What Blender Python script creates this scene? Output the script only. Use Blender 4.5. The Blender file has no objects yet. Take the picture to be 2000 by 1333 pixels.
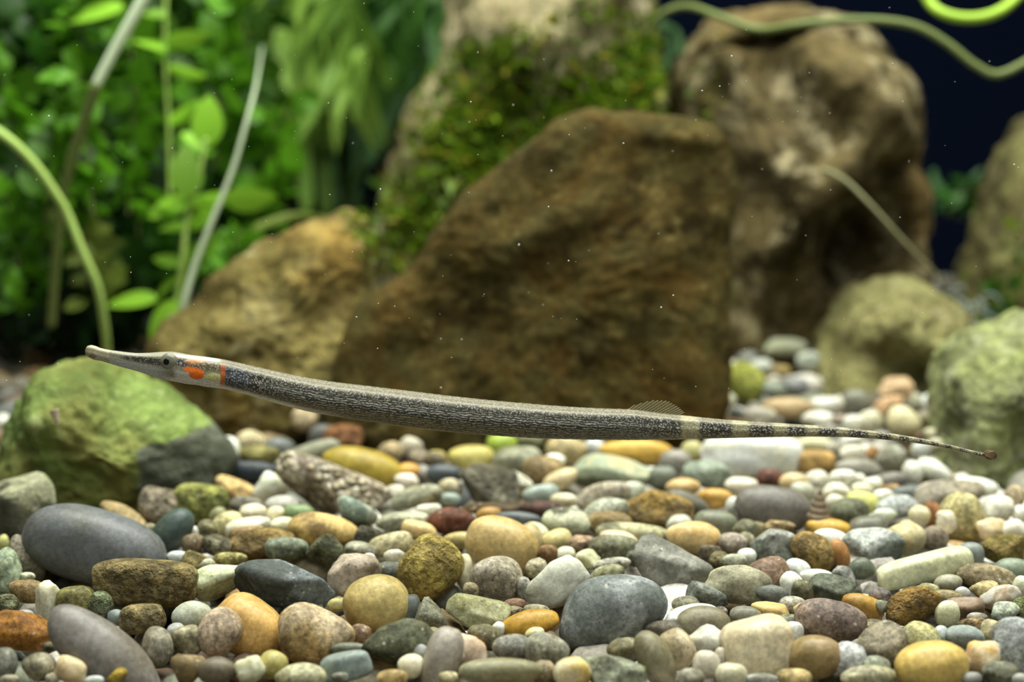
import bpy, bmesh, math, random
import numpy as np
from mathutils import Vector, Matrix, noise as mnoise

# ---------------------------------------------------------------- camera, world, light, exposure
SC = bpy.context.scene
COL = SC.collection
PITCH = math.atan(316.5/3333.0)
F = 60/36*2000.0                      # focal length in pixels of the 2000 px frame
CAM = np.array([0, 0, 0.0655])
FW = np.array([0, math.cos(PITCH), -math.sin(PITCH)])
RT = np.array([1.0, 0, 0])
UP = np.array([0, math.sin(PITCH), math.cos(PITCH)])
cd = bpy.data.cameras.new('camera')
cd.lens = 60; cd.sensor_width = 36; cd.clip_start = 0.01; cd.clip_end = 10
cd.dof.use_dof = True; cd.dof.focus_distance = 0.249; cd.dof.aperture_fstop = 14.0
cam = bpy.data.objects.new('camera', cd); COL.objects.link(cam)
cam.location = CAM; cam.rotation_euler = (math.pi/2-PITCH, 0, 0)
SC.camera = cam

w = bpy.data.worlds.new('world'); SC.world = w; w.use_nodes = True
w.node_tree.nodes['Background'].inputs[0].default_value = (0.80, 0.90, 1.0, 1)
w.node_tree.nodes['Background'].inputs[1].default_value = 0.07

def area(name, loc, rot, sx, sy, power, col):
    l = bpy.data.lights.new(name, 'AREA'); l.shape = 'RECTANGLE'; l.size = sx; l.size_y = sy
    l.energy = power; l.color = col
    o = bpy.data.objects.new(name, l); COL.objects.link(o); o.location = loc; o.rotation_euler = rot
    return o
area('hood_lamp', (0.03, 0.325, 0.40), (0, 0, 0), 0.44, 0.20, 3.2, (0.98, 1.0, 0.90))
area('flash_softbox', (0.05, 0.02, 0.42), (math.radians(32), 0, 0), 0.30, 0.20, 0.85, (0.98, 1.0, 0.93))

vs = SC.view_settings
vs.view_transform = 'Standard'; vs.look = 'None'; vs.gamma = 1; vs.use_curve_mapping = False
vs.exposure = 0.42

# ---------------------------------------------------------------- helpers
def unp(u, v, d):
    """world point seen at pixel u, v at depth d along the view axis (metres)"""
    return CAM + d*(FW + RT*((u-1000)/F) + UP*((666.5-v)/F))
SLOPE = 0.12
def ground(x, y):
    y = np.asarray(y, float)
    return SLOPE*np.clip(y-0.22, -0.06, 0.30) + 0*np.asarray(x)
def ground_depth(u, v, lift=0.0):
    """depth where the ray through a pixel meets the gravel surface raised by lift"""
    dirn = FW + RT*((u-1000)/F) + UP*((666.5-v)/F)
    lo, hi = 0.15, 0.60
    for _ in range(40):
        m = (lo+hi)/2
        p = CAM + dirn*m
        if p[2] > ground(p[0], p[1]) + lift: lo = m
        else: hi = m
    return lo

def mesh_np(name, V, Fc, smooth=True):
    me = bpy.data.meshes.new(name)
    V = np.asarray(V, float)
    me.from_pydata(V.tolist(), [], [tuple(int(i) for i in f) for f in Fc])
    if smooth: me.polygons.foreach_set('use_smooth', [True]*len(me.polygons))
    me.update()
    return me
def mesh_tri(name, V, T, smooth=True):
    """fast builder for large triangle or quad arrays"""
    V = np.asarray(V, np.float32); T = np.asarray(T, np.int32); k = T.shape[1]
    me = bpy.data.meshes.new(name)
    me.vertices.add(len(V)); me.vertices.foreach_set('co', V.ravel())
    me.loops.add(T.size); me.loops.foreach_set('vertex_index', T.ravel())
    me.polygons.add(len(T))
    me.polygons.foreach_set('loop_start', np.arange(0, T.size, k, dtype=np.int32))
    me.polygons.foreach_set('use_smooth', np.full(len(T), smooth))
    me.update(calc_edges=True); me.validate()
    return me
def link(name, me, mat=None, parent=None, loc=None, kind=None):
    o = bpy.data.objects.new(name, me); COL.objects.link(o)
    if mat and not me.materials: me.materials.append(mat)
    if parent: o.parent = parent
    if loc is not None: o.location = loc
    if kind: o['kind'] = kind
    return o
def tag(o, label, cat, group=None):
    o['label'] = label; o['category'] = cat
    if group: o['group'] = group
    return o
def empty(name, loc):
    o = bpy.data.objects.new(name, None); COL.objects.link(o); o.location = loc; o.empty_display_size = 0.005
    return o

_ico = {}
def ico(n):
    if n not in _ico:
        bm = bmesh.new(); bmesh.ops.create_icosphere(bm, subdivisions=n, radius=1)
        V = np.array([v.co[:] for v in bm.verts]); bm.verts.index_update()
        T = np.array([[v.index for v in f.verts] for f in bm.faces]); bm.free()
        _ico[n] = (V/np.linalg.norm(V, axis=1)[:, None], T)
    return _ico[n]
def wavy(V, rng, freq, n=6):
    """cheap smooth noise: a sum of sines in random directions"""
    out = np.zeros(len(V))
    for _ in range(n):
        k = rng.normal(size=3); k *= freq*rng.uniform(.6, 1.4)/np.linalg.norm(k)
        out += np.sin(V@k + rng.uniform(0, 6.28))
    return out/math.sqrt(n)
def pebble_shape(shape, rng, sub, facets=True):
    D, T = ico(sub)
    n = {'round': rng.uniform(2.0, 2.5), 'box': 3.6, 'ang': 2.6, 'lump': 2.2}[shape]
    r = 1/(np.abs(D)**n).sum(1)**(1/n)
    if shape == 'round':
        P = rng.normal(size=(5, 3)); P /= np.linalg.norm(P, axis=1)[:, None]
        q = np.maximum((D@P.T)/rng.uniform(.86, 1.02, 5), 1e-3)
        if facets: r = 1/((q**8).sum(1) + (1/r)**8)**(1/8)
        r *= 1 + .07*wavy(D, rng, 2.4) + .016*wavy(D, rng, 6) + .006*wavy(D, rng, 15)
    elif shape == 'box':
        r *= 1 + .045*wavy(D, rng, 2.6) + .022*wavy(D, rng, 7)
    elif shape == 'ang':
        P = rng.normal(size=(9, 3)); P /= np.linalg.norm(P, axis=1)[:, None]
        h = rng.uniform(.58, .92, 9)
        q = (D@P.T)/h
        q = np.maximum(q, 1e-3)
        m = ((q**26).sum(1) + (1/r)**26)**(1/26)
        r = 1/m
        r *= 1 + .03*wavy(D, rng, 4) + .018*wavy(D, rng, 11)
    else:
        C = rng.normal(size=(9, 3)); C /= np.linalg.norm(C, axis=1)[:, None]
        bump = np.max(np.exp(-((D[:, None, :]-C[None])**2).sum(2)/(2*.28**2)), axis=1)
        r *= .82 + .26*bump + .03*wavy(D, rng, 8)
    V = D*r[:, None]
    for k in range(3):
        lo, hi = V[:, k].min(), V[:, k].max()
        V[:, k] = (V[:, k]-(lo+hi)/2)*2/(hi-lo)
    return V, T

# ---------------------------------------------------------------- materials
class NT:
    def __init__(s, name):
        s.m = bpy.data.materials.new(name); s.m.use_nodes = True; s.t = s.m.node_tree
        s.t.nodes.clear()
    def n(s, typ, **kw):
        nd = s.t.nodes.new('ShaderNode'+typ)
        for k, v in kw.items():
            if isinstance(v, (int, float, str, tuple)) and hasattr(nd, k) and k not in ('Scale',): setattr(nd, k, v)
        return nd
    def l(s, a, b): s.t.links.new(a, b)
    def val(s, sock, v):
        if hasattr(v, 'is_linked'): s.l(v, sock)
        else: sock.default_value = v
    def noise(s, vec, scale, detail=4, rough=.55):
        nd = s.n('TexNoise'); s.l(vec, nd.inputs['Vector']); nd.inputs['Scale'].default_value = scale
        nd.inputs['Detail'].default_value = detail; nd.inputs['Roughness'].default_value = rough
        return nd.outputs[0]
    def vor(s, vec, scale, feature='F1', rand=1):
        nd = s.n('TexVoronoi'); nd.feature = feature; s.l(vec, nd.inputs['Vector']); nd.inputs['Scale'].default_value = scale
        nd.inputs['Randomness'].default_value = rand
        return nd
    def step(s, x, a, b, lo=0, hi=1):
        nd = s.n('MapRange'); nd.interpolation_type = 'SMOOTHSTEP'; s.l(x, nd.inputs[0])
        for i, v in zip((1, 2, 3, 4), (a, b, lo, hi)): nd.inputs[i].default_value = v
        return nd.outputs[0]
    def mix(s, fac, a, b, blend='MIX'):
        nd = s.n('Mix'); nd.data_type = 'RGBA'; nd.blend_type = blend
        s.val(nd.inputs[0], fac); 
        for i, c in ((6, a), (7, b)):
            if hasattr(c, 'is_linked'): s.l(c, nd.inputs[i])
            else: nd.inputs[i].default_value = (*c, 1)
        return nd.outputs[2]
    def math(s, op, a, b=0.0, clamp=False):
        nd = s.n('Math'); nd.operation = op; nd.use_clamp = clamp
        s.val(nd.inputs[0], a); s.val(nd.inputs[1], b)
        return nd.outputs[0]
    def vmath(s, op, a, b):
        nd = s.n('VectorMath'); nd.operation = op; s.l(a, nd.inputs[0])
        if hasattr(b, 'is_linked'): s.l(b, nd.inputs[1])
        else: nd.inputs[1].default_value = b
        return nd.outputs[0]
    def out(s, color, rough=.5, spec=.3, bump=None, bstr=.3, bdist=.001, sss=0, trans=0):
        p = s.n('BsdfPrincipled'); s.val(p.inputs['Base Color'], color if hasattr(color, 'is_linked') else (*color, 1))
        s.val(p.inputs['Roughness'], rough); p.inputs['Specular IOR Level'].default_value = spec
        if sss:
            p.inputs['Subsurface Weight'].default_value = sss; p.inputs['Subsurface Radius'].default_value = (1, .9, .7)
            p.inputs['Subsurface Scale'].default_value = .0018
        if bump is not None:
            b = s.n('Bump'); s.l(bump, b.inputs['Height']); b.inputs['Strength'].default_value = bstr; b.inputs['Distance'].default_value = bdist
            s.l(b.outputs[0], p.inputs['Normal'])
        o = s.n('OutputMaterial')
        sh = p.outputs[0]
        if trans:
            tr = s.n('BsdfTranslucent'); s.val(tr.inputs[0], color if hasattr(color, 'is_linked') else (*color, 1))
            mx = s.n('MixShader'); mx.inputs[0].default_value = trans; s.l(sh, mx.inputs[1]); s.l(tr.outputs[0], mx.inputs[2]); sh = mx.outputs[0]
        s.l(sh, o.inputs[0])
        return s.m

def pebble_material(kind):
    s = NT('pebble_'+kind)
    oi = s.n('ObjectInfo'); c1 = oi.outputs['Color']
    at = s.n('Attribute'); at.attribute_type = 'OBJECT'; at.attribute_name = 'tint'; c2 = at.outputs['Color']
    tc = s.n('TexCoord').outputs['Object']
    off = s.n('CombineXYZ'); s.l(s.math('MULTIPLY', oi.outputs['Random'], 3.1), off.inputs[0]); s.l(s.math('MULTIPLY', oi.outputs['Random'], 1.7), off.inputs[1])
    v = s.vmath('ADD', tc, off.outputs[0])
    big = s.noise(v, 130, 5, .6)
    fine = s.noise(v, 1300, 5, .75)
    mid = s.noise(v, 420, 4, .65)
    P = dict(plain=(.44, .66, .22, .14), grain=(.40, .60, .50, .45), pit=(.44, .66, .42, 1.0), vein=(.42, .70, .28, .35), veinlight=(.5, .8, .25, .35),
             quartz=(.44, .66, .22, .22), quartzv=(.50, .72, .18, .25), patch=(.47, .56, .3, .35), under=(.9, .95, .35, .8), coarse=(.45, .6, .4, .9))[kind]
    col = s.mix(s.step(big, P[0], P[1]), c1, c2)
    h = s.math('MULTIPLY', fine, .4)
    g = s.math('MULTIPLY', s.step(fine, .33, .67, 1-P[2], 1+P[2]), s.step(mid, .30, .70, 1-.8*P[2], 1+.6*P[2]))
    h = s.math('ADD', h, s.math('MULTIPLY', mid, .35))
    if kind in ('plain', 'grain', 'patch', 'vein', 'under'):
        sp = s.vor(v, 1100 if kind != 'plain' else 1700)
        f = s.step(sp.outputs['Distance'], .16, .34, .9 if kind != 'plain' else .55, 0)
        wn = s.n('TexWhiteNoise'); s.l(sp.outputs['Position'], wn.inputs['Vector'])
        sgn = s.step(wn.outputs['Value'], .55, .65); f = s.math('MULTIPLY', f, s.step(wn.outputs['Color'] if False else s.noise(v, 260, 3), .42, .60))
        col = s.mix(s.math('MULTIPLY', f, .8 if kind != 'plain' else .4), col, s.mix(sgn, s.mix(.75, col, (.03, .025, .02)), s.mix(.5, col, (.75, .72, .62))))
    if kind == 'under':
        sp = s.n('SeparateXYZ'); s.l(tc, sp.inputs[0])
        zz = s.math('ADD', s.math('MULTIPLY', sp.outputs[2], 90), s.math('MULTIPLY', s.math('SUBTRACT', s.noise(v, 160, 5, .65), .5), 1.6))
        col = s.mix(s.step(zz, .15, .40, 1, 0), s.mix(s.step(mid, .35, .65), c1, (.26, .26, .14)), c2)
    if kind == 'pit':
        pv = s.vor(v, 620).outputs['Distance']
        pn = s.noise(v, 420, 5, .7)
        f = s.step(pn, .40, .54, 1, 0)
        col = s.mix(s.math('MULTIPLY', f, .75), col, c2)
        h = s.math('ADD', s.math('MULTIPLY', pn, 1.6), s.math('MULTIPLY', pv, .5))
    if kind in ('vein', 'veinlight', 'quartzv'):
        wv = s.vmath('ADD', v, s.vmath('SCALE', s.n('TexNoise').outputs['Color'], (0, 0, 0)))
        d = s.n('TexNoise'); s.l(v, d.inputs['Vector']); d.inputs['Scale'].default_value = 160
        dv = s.n('VectorMath'); dv.operation = 'SCALE'; s.l(d.outputs['Color'], dv.inputs[0]); dv.inputs['Scale'].default_value = .006
        ve = s.vor(s.vmath('ADD', v, dv.outputs[0]), 75 if kind != 'quartzv' else 110, 'DISTANCE_TO_EDGE').outputs['Distance']
        f = s.step(ve, .012, .06, .9, 0)
        f = s.math('MULTIPLY', f, s.step(s.noise(v, 90, 2), .40, .60))
        col = s.mix(f, col, c2)
        h = s.math('SUBTRACT', h, s.math('MULTIPLY', f, .5))
    if kind == 'coarse':
        cv = s.vor(v, 620)
        col = s.mix(s.step(cv.outputs['Distance'], .42, .75), c1, c2)
        wn = s.n('TexWhiteNoise'); s.l(cv.outputs['Position'], wn.inputs['Vector'])
        col = s.mix(s.step(wn.outputs['Value'], .7, .8, 0, .6), col, (.66, .6, .48))
        h = s.math('MULTIPLY', s.step(cv.outputs['Distance'], .1, .7, 1, 0), .9)
    col = s.mix(1, col, s.mixv(g) if False else s.grey(g), 'MULTIPLY')
    rough = .42 if kind in ('plain', 'quartz', 'quartzv') else .62
    return s.out(col, rough, .35, h, P[3], .0012, sss=.35 if kind.startswith('quartz') else 0)
def _grey(s, x):
    c = s.n('CombineColor'); s.l(x, c.inputs[0]); s.l(x, c.inputs[1]); s.l(x, c.inputs[2]); return c.outputs[0]
NT.grey = _grey
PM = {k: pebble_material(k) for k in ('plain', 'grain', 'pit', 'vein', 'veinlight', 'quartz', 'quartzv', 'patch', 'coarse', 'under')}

def vcol_material(name, rough=.6, trans=0, bump_scale=None, grain=.25, sss=0):
    s = NT(name)
    at = s.n('Attribute'); at.attribute_name = 'col'
    tc = s.n('TexCoord').outputs['Object']
    fine = s.noise(tc, 900, 4, .7)
    col = s.mix(1, at.outputs['Color'], s.grey(s.step(fine, .3, .7, 1-grain, 1+grain)), 'MULTIPLY')
    return s.out(col, rough, .25, fine if bump_scale else None, bump_scale or .2, .0008, sss=sss, trans=trans)
def set_col(me, C, name='col'):
    a = me.color_attributes.new(name, 'FLOAT_COLOR', 'POINT')
    C = np.asarray(C, np.float32)
    if C.shape[1] == 3: C = np.hstack([C, np.ones((len(C), 1), np.float32)])
    a.data.foreach_set('color', C.ravel())

def rock_material(name, base, dark, light, algae, algae_amt=.5, sc=1.0, top=0.0, rust=None, light_amt=.5, bstr=.9):
    """mottled rock; algae film grows in patches and, with top > 0, more on the upward faces"""
    s = NT(name)
    tc = s.n('TexCoord').outputs['Object']
    n1 = s.noise(tc, 45*sc, 6, .62); n2 = s.noise(s.vmath('ADD', tc, (.3, .7, .1)), 110*sc, 6, .65)
    n3 = s.noise(s.vmath('ADD', tc, (.9, .2, .6)), 320*sc, 5, .7); n4 = s.noise(s.vmath('ADD', tc, (.5, .5, .9)), 26*sc, 4, .6)
    col = s.mix(s.step(n1, .36, .62), dark, base)
    col = s.mix(s.math('MULTIPLY', s.step(n2, .50, .66), light_amt), col, light)
    if rust: col = s.mix(s.math('MULTIPLY', s.step(n4, .52, .66), .75), col, rust)
    geo = s.n('NewGeometry'); sep = s.n('SeparateXYZ'); s.l(geo.outputs['Normal'], sep.inputs[0])
    a = s.math('MULTIPLY', s.step(s.noise(s.vmath('ADD', tc, (.1, .9, .4)), 60*sc, 5, .65), .42, .60), algae_amt)
    if top: a = s.math('ADD', a, s.math('MULTIPLY', s.step(sep.outputs[2], .0, .7), top), True)
    col = s.mix(a, col, algae)
    col = s.mix(s.step(n3, .30, .44, .55, 0), col, s.mix(.7, col, dark))
    col = s.mix(1, col, s.grey(s.step(n3, .3, .7, .72, 1.3)), 'MULTIPLY')
    h = s.math('ADD', s.math('MULTIPLY', n2, .8), s.math('MULTIPLY', n3, .5))
    return s.out(col, .85, .06, h, bstr, .003)

# ---------------------------------------------------------------- the setting
def plain(name, col, rough=.6, spec=.2):
    return NT(name).out(col, rough, spec)
wall = mesh_np('wall_back', [(-.4, .60, -.05), (.4, .60, -.05), (.4, .60, .6), (-.4, .60, .6), (-.4, .61, -.05), (.4, .61, -.05), (.4, .61, .6), (-.4, .61, .6)],
               [(0, 1, 2, 3), (5, 4, 7, 6), (4, 0, 3, 7), (1, 5, 6, 2), (3, 2, 6, 7), (4, 5, 1, 0)], False)
link('wall_back', wall, plain('navy_panel', (.0012, .0026, .0075), .9, .02), kind='structure')
rng = np.random.default_rng(5)
nx, ny = 120, 90
gx, gy = np.meshgrid(np.linspace(-.32, .32, nx), np.linspace(.14, .60, ny))
gv = np.stack([gx.ravel(), gy.ravel()], 1)
gz = ground(gv[:, 0], gv[:, 1]) - .0065 + .0012*wavy(np.hstack([gv, np.zeros((len(gv), 1))]), rng, 240, 8)
idx = np.arange(nx*ny).reshape(ny, nx)
quads = np.stack([idx[:-1, :-1].ravel(), idx[:-1, 1:].ravel(), idx[1:, 1:].ravel(), idx[1:, :-1].ravel()], 1)
fl = mesh_tri('floor', np.hstack([gv, gz[:, None]]), quads)
s = NT('coarse_sand'); tc = s.n('TexCoord').outputs['Object']; v_ = s.vor(tc, 520)
fm = s.out(s.mix(s.step(v_.outputs['Distance'], .2, .7), s.mix(s.noise(tc, 200, 3), (.085, .072, .045), (.04, .04, .026)), (.015, .013, .008)), .8, .1, v_.outputs['Distance'], .8, .002)
link('floor', fl, fm, kind='structure')

# ---------------------------------------------------------------- large rocks
def poly_radius(poly, c, th):
    P = np.asarray(poly, float) - c; Q = np.roll(P, -1, 0)
    r = np.zeros(len(th))
    for i, t in enumerate(th):
        d = np.array([math.cos(t), math.sin(t)])
        e = Q-P
        den = d[0]*e[:, 1]-d[1]*e[:, 0]
        den = np.where(np.abs(den) < 1e-9, 1e-9, den)
        tt = (P[:, 0]*e[:, 1]-P[:, 1]*e[:, 0])/den
        ss = (P[:, 0]*d[1]-P[:, 1]*d[0])/den
        ok = (ss >= -1e-6) & (ss <= 1+1e-6) & (tt > 0)
        r[i] = tt[ok].max() if ok.any() else 1
    return r
def rock(name, poly, depth, thick, label, mat, centre=None, lean=0.0, p=5.0, q=2.2, rough=.0022, relief=(), fine=.0006, seed=1, nt=220, nr=46, back=1.0, ridge=0.0):
    """a rock grown from its outline into a solid: face, rim and back, leaning back, with relief on the face"""
    poly = np.asarray(poly, float)
    c = poly.mean(0) if centre is None else np.asarray(centre, float)
    th = np.linspace(0, 2*math.pi, nt, endpoint=False)
    r = poly_radius(poly, c, th)
    for _ in range(1): r = .25*np.roll(r, 1)+.5*r+.25*np.roll(r, -1)
    base_v = poly[:, 1].max()
    front = np.concatenate([np.linspace(0, .86, nr-12), 1-(1-.86)*(1-np.linspace(0, 1, 14)[1:])**2])
    rho = np.concatenate([front, front[-2::-1]])           # front pole .. rim .. back pole
    sgn = np.concatenate([np.ones(len(front)), -np.ones(len(front)-1)])
    ang = rho
    prof = sgn*np.clip(1-rho**p, 0, 1)**(1/q)
    V = []
    O = unp(c[0], max(c[1], 0), depth)
    for a, rh, pf in zip(ang, rho, prof):
        u = c[0] + rh*r*np.cos(th); v = c[1] + rh*r*np.sin(th)
        off = np.zeros(nt)
        if pf > -.2:
            for (ru, rv, su, sv, rot, amp) in relief:
                cr, sr = math.cos(math.radians(rot)), math.sin(math.radians(rot))
                du, dv = u-ru, v-rv
                A = (du*cr+dv*sr)/su; B = (-du*sr+dv*cr)/sv
                off += amp*np.exp(-(A*A+B*B)) if abs(amp) < .1 else (amp/100)*np.exp(-(A*A+B*B))/(1+np.exp(-9*A))
        dd = -pf*thick*(1.0 if pf > 0 else back) - off
        dd = dd + lean*(base_v-v)/F*depth
        x = RT[None]*(((u-c[0])/F*depth)[:, None]) + np.array([0, 0, 1.0])[None]*(((c[1]-v)/F*depth)[:, None]) + np.array([0, 1.0, 0])[None]*dd[:, None]
        V.append(x)
    V = np.concatenate([[V[0][0]]] + V[1:-1] + [[V[-1][0]]])
    n_in = len(rho)-2
    Fc = []
    for j in range(nt): Fc.append((0, 1+j, 1+(j+1) % nt))
    for k in range(n_in-1):
        a0 = 1+k*nt; b0 = a0+nt
        for j in range(nt):
            j2 = (j+1) % nt
            Fc.append((a0+j, b0+j, b0+j2, a0+j2))
    last = len(V)-1; a0 = 1+(n_in-1)*nt
    for j in range(nt): Fc.append((a0+j, last, a0+(j+1) % nt))
    me = mesh_np(name, V, Fc)
    N = np.zeros(len(V)*3); me.vertices.foreach_get('normal', N); N = N.reshape(-1, 3)
    d = np.zeros(len(V))
    for i, co in enumerate(V):
        pnt = Vector(co)*60 + Vector((seed*3.7, seed*1.3, 0))
        d[i] = rough*(mnoise.fractal(pnt, 1.0, 2.1, 4) + ridge*(mnoise.ridged_multi_fractal(pnt*.7, 1.0, 2.1, 3, 1.0, 2.0)-1.2)) + fine*mnoise.noise(pnt*9)
    V = V + N*d[:, None]
    me.vertices.foreach_set('co', V.ravel()); me.update()
    o = link(name, me, mat, loc=unp(c[0], c[1], depth))
    tag(o, label, 'rock')
    return o

M_slab = rock_material('slab_rock', (.070, .049, .012), (.020, .014, .0035), (.15, .115, .038), (.066, .060, .020), .5, 2.0, .0, rust=(.080, .048, .011), light_amt=.7, bstr=.5)
M_left = rock_material('ochre_rock', (.17, .132, .045), (.06, .045, .012), (.31, .275, .145), (.30, .25, .08), .4, 1.0, rust=(.27, .17, .04), light_amt=.6)
M_pillar = rock_material('pale_rock', (.38, .33, .19), (.15, .12, .06), (.62, .57, .40), (.16, .15, .04), .3, .9)
M_rear = rock_material('rear_rock', (.115, .089, .036), (.026, .020, .007), (.40, .345, .20), (.15, .12, .06), .3, .9, rust=(.13, .088, .03), light_amt=.75)
M_edge = rock_material('edge_rock', (.16, .14, .055), (.05, .043, .02), (.30, .27, .12), (.20, .20, .07), .5, 1.0)
M_beige = rock_material('beige_rock', (.31, .285, .12), (.13, .115, .045), (.46, .42, .24), (.26, .26, .10), .45, 1.4, .1)
M_right = rock_material('greenish_rock', (.27, .28, .15), (.10, .11, .05), (.46, .46, .32), (.32, .36, .13), .6, 1.3, .15)

slab = rock('slab_rock', [(630, 860), (640, 745), (668, 660), (705, 590), (795, 525), (850, 440), (905, 372), (1000, 308), (1060, 262), (1095, 234), (1125, 220), (1162, 212),
      (1200, 220), (1265, 214), (1300, 226), (1385, 236), (1420, 255), (1433, 300), (1440, 380), (1428, 470), (1425, 600), (1430, 700), (1424, 780), (1400, 850), (1240, 900), (1000, 910), (760, 895)],
     .347, .012, 'large brown flat faced slab of rock standing upright behind the pipefish', M_slab, centre=(1080, 590), lean=.18, p=24, q=2.0, rough=.0014, fine=.0005, seed=1,
     relief=[(1340, 275, 90, 12, 6, .002), (880, 640, 90, 160, 35, -.003), (1250, 500, 60, 130, 20, .003), (1050, 450, 160, 40, -30, .003), (1340, 640, 60, 200, 0, .003)])
left = rock('leaning_rock', [(285, 800), (285, 720), (310, 650), (370, 595), (425, 550), (470, 505), (520, 478), (560, 460), (620, 440), (670, 424), (712, 422), (727, 450), (726, 520), (708, 600), (690, 740), (660, 860), (560, 885), (430, 870), (330, 845)],
     .372, .020, 'ochre leaning rock between the green plants and the big brown slab', M_left, centre=(540, 660), lean=.25, p=7, q=2.4, rough=.003, seed=2,
     relief=[(620, 520, 40, 120, 25, .003), (480, 640, 120, 50, -30, .003), (400, 600, 60, 30, -40, -.003)])
pillar = rock('pillar_rock', [(700, 620), (715, 470), (760, 330), (812, 210), (850, 160), (868, 110), (880, 30), (885, -90), (1090, -130), (1262, -90), (1275, 20), (1290, 110), (1318, 210), (1330, 330), (1345, 520), (1330, 640), (1000, 680)],
     .455, .035, 'tall pale pillar of rock with a thick patch of green moss', M_pillar, centre=(1040, 300), lean=.10, p=4.5, q=2.2, rough=.004, seed=3,
     relief=[(1200, 120, 40, 150, 10, -.008), (1080, 60, 90, 90, 0, .006), (800, 260, 40, 90, 20, .004)])
rear = rock('rear_rock', [(1395, 760), (1380, 600), (1385, 420), (1355, 300), (1325, 230), (1308, 170), (1330, 110), (1362, 70), (1400, 36), (1450, 20), (1500, 14), (1552, 16), (1590, 32), (1650, 36), (1690, 56), (1722, 110), (1752, 170), (1772, 240), (1786, 310),
      (1802, 380), (1805, 470), (1796, 560), (1770, 640), (1700, 720), (1560, 770)],
     .445, .040, 'tall brown weathered rock standing behind the right end of the slab', M_rear, centre=(1570, 380), lean=.08, p=5, q=2.2, rough=.0030, seed=4, ridge=.12,
     relief=[(1480, 90, 130, 14, -14, -.010), (1560, 60, 120, 22, -10, .006), (1600, 170, 110, 60, 20, .008), (1690, 240, 60, 50, 0, .006), (1470, 130, 60, 40, -25, -.007), (1620, 300, 30, 130, 35, .007), (1660, 470, 70, 110, 20, -.014), (1730, 320, 80, 26, -8, -.007),
             (1520, 390, 40, 120, 20, .008), (1560, 620, 120, 110, 0, -.012), (1440, 300, 40, 160, 0, -.006), (1610, 400, 150, 110, 30, -1.6), (1590, 500, 120, 90, -20, -1.0), (1480, 130, 150, 40, 75, -.9), (1420, 330, -70, 160, -8, -1.0)])
edge = rock('ridge_rock', [(1878, 640), (1895, 600), (1908, 545), (1925, 480), (1945, 425), (1965, 370), (1990, 305), (2040, 230), (2150, 180), (2260, 400), (2240, 720), (2000, 760)],
     .47, .03, 'dark rock with a pale sloping ridge cut off by the right edge', M_edge, centre=(2060, 500), lean=.3, p=3, q=1.6, rough=.004, seed=5,
     relief=[(1945, 470, 22, 150, 22, .008), (2010, 520, 30, 120, 22, -.012)])
beige = rock('beige_rock', [(1575, 810), (1588, 750), (1605, 700), (1628, 645), (1655, 605), (1690, 570), (1725, 551), (1760, 549), (1800, 568), (1850, 590), (1878, 625), (1893, 670), (1895, 740), (1890, 820), (1760, 850), (1640, 840)],
     .405, .022, 'yellowish beige rounded rock in the gap before the rear rock', M_beige, centre=(1740, 700), lean=.2, p=4, q=2.2, rough=.0035, seed=6,
     relief=[(1800, 730, 80, 45, 10, -.014), (1700, 610, 60, 50, 0, .006), (1760, 660, 100, 20, 15, .004)])
right = rock('mottled_rock', [(1828, 940), (1838, 860), (1850, 790), (1862, 740), (1880, 690), (1910, 660), (1950, 640), (2005, 622), (2090, 630), (2180, 720), (2200, 900), (2150, 1000), (2000, 1000), (1900, 985)],
     .335, .020, 'pale green mottled rock at the right edge below the tail tip', M_right, centre=(1990, 820), lean=.2, p=4, q=2.2, rough=.003, seed=7, relief=[(1930, 760, 60, 40, -50, .004), (1960, 860, 50, 60, 0, -.004)])

# the green boulder: algae coat with a bare dark facet at its lower right
def boulder_mat():
    s = NT('algae_boulder')
    tc = s.n('TexCoord').outputs['Object']
    n1 = s.noise(tc, 90, 6, .65); n2 = s.noise(s.vmath('ADD', tc, (.4, .1, .8)), 260, 6, .7); n3 = s.noise(s.vmath('ADD', tc, (.7, .3, .2)), 40, 3, .5)
    alg = s.mix(s.step(n1, .35, .65), (.10, .145, .03), (.25, .345, .085))
    alg = s.mix(s.step(n2, .55, .72, 0, .8), alg, (.42, .50, .22))
    alg = s.mix(s.step(n3, .46, .62, 0, .6), alg, (.17, .14, .035))
    alg = s.mix(s.step(s.noise(tc, 150, 5, .7), .50, .60, 0, .55), alg, (.09, .13, .03))
    bare = s.mix(s.step(n1, .4, .6), (.075, .085, .058), (.12, .13, .09))
    at = s.n('Attribute'); at.attribute_name = 'bare'
    m = s.step(s.math('ADD', at.outputs['Fac'], s.math('MULTIPLY', s.math('SUBTRACT', n2, .5), .55)), .42, .58)
    return s.out(s.mix(m, alg, bare), .75, .2, s.math('ADD', n1, n2), .7, .0022)
boulder = rock('green_boulder', [(-10, 960), (8, 900), (22, 850), (40, 790), (62, 750), (88, 722), (125, 711), (190, 707), (232, 727), (262, 752), (305, 764), (340, 790), (382, 815), (412, 850), (432, 880), (438, 915), (430, 950), (400, 985), (330, 1010), (240, 1030), (110, 1020), (20, 1000)],
     .312, .018, 'boulder coated in bright green algae at the left, with a bare dark patch', boulder_mat(), centre=(215, 865), lean=.22, p=3.6, q=2.2, rough=.0028, seed=8,
     relief=[(370, 920, 80, 70, -20, -.004), (130, 800, 60, 40, 0, .003), (260, 870, 80, 40, 20, .003)])
me = boulder.data
V = np.zeros(len(me.vertices)*3); me.vertices.foreach_get('co', V); V = V.reshape(-1, 3)
bu = 215 + V[:, 0]*F/.312; bv = 865 - V[:, 2]*F/.312
bx = np.clip((bu - (300 - (bv-915)*.0))/40, -1, 1); by = np.clip((bv-(850+(bu-330)*-.25))/30, -1, 1)
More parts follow.
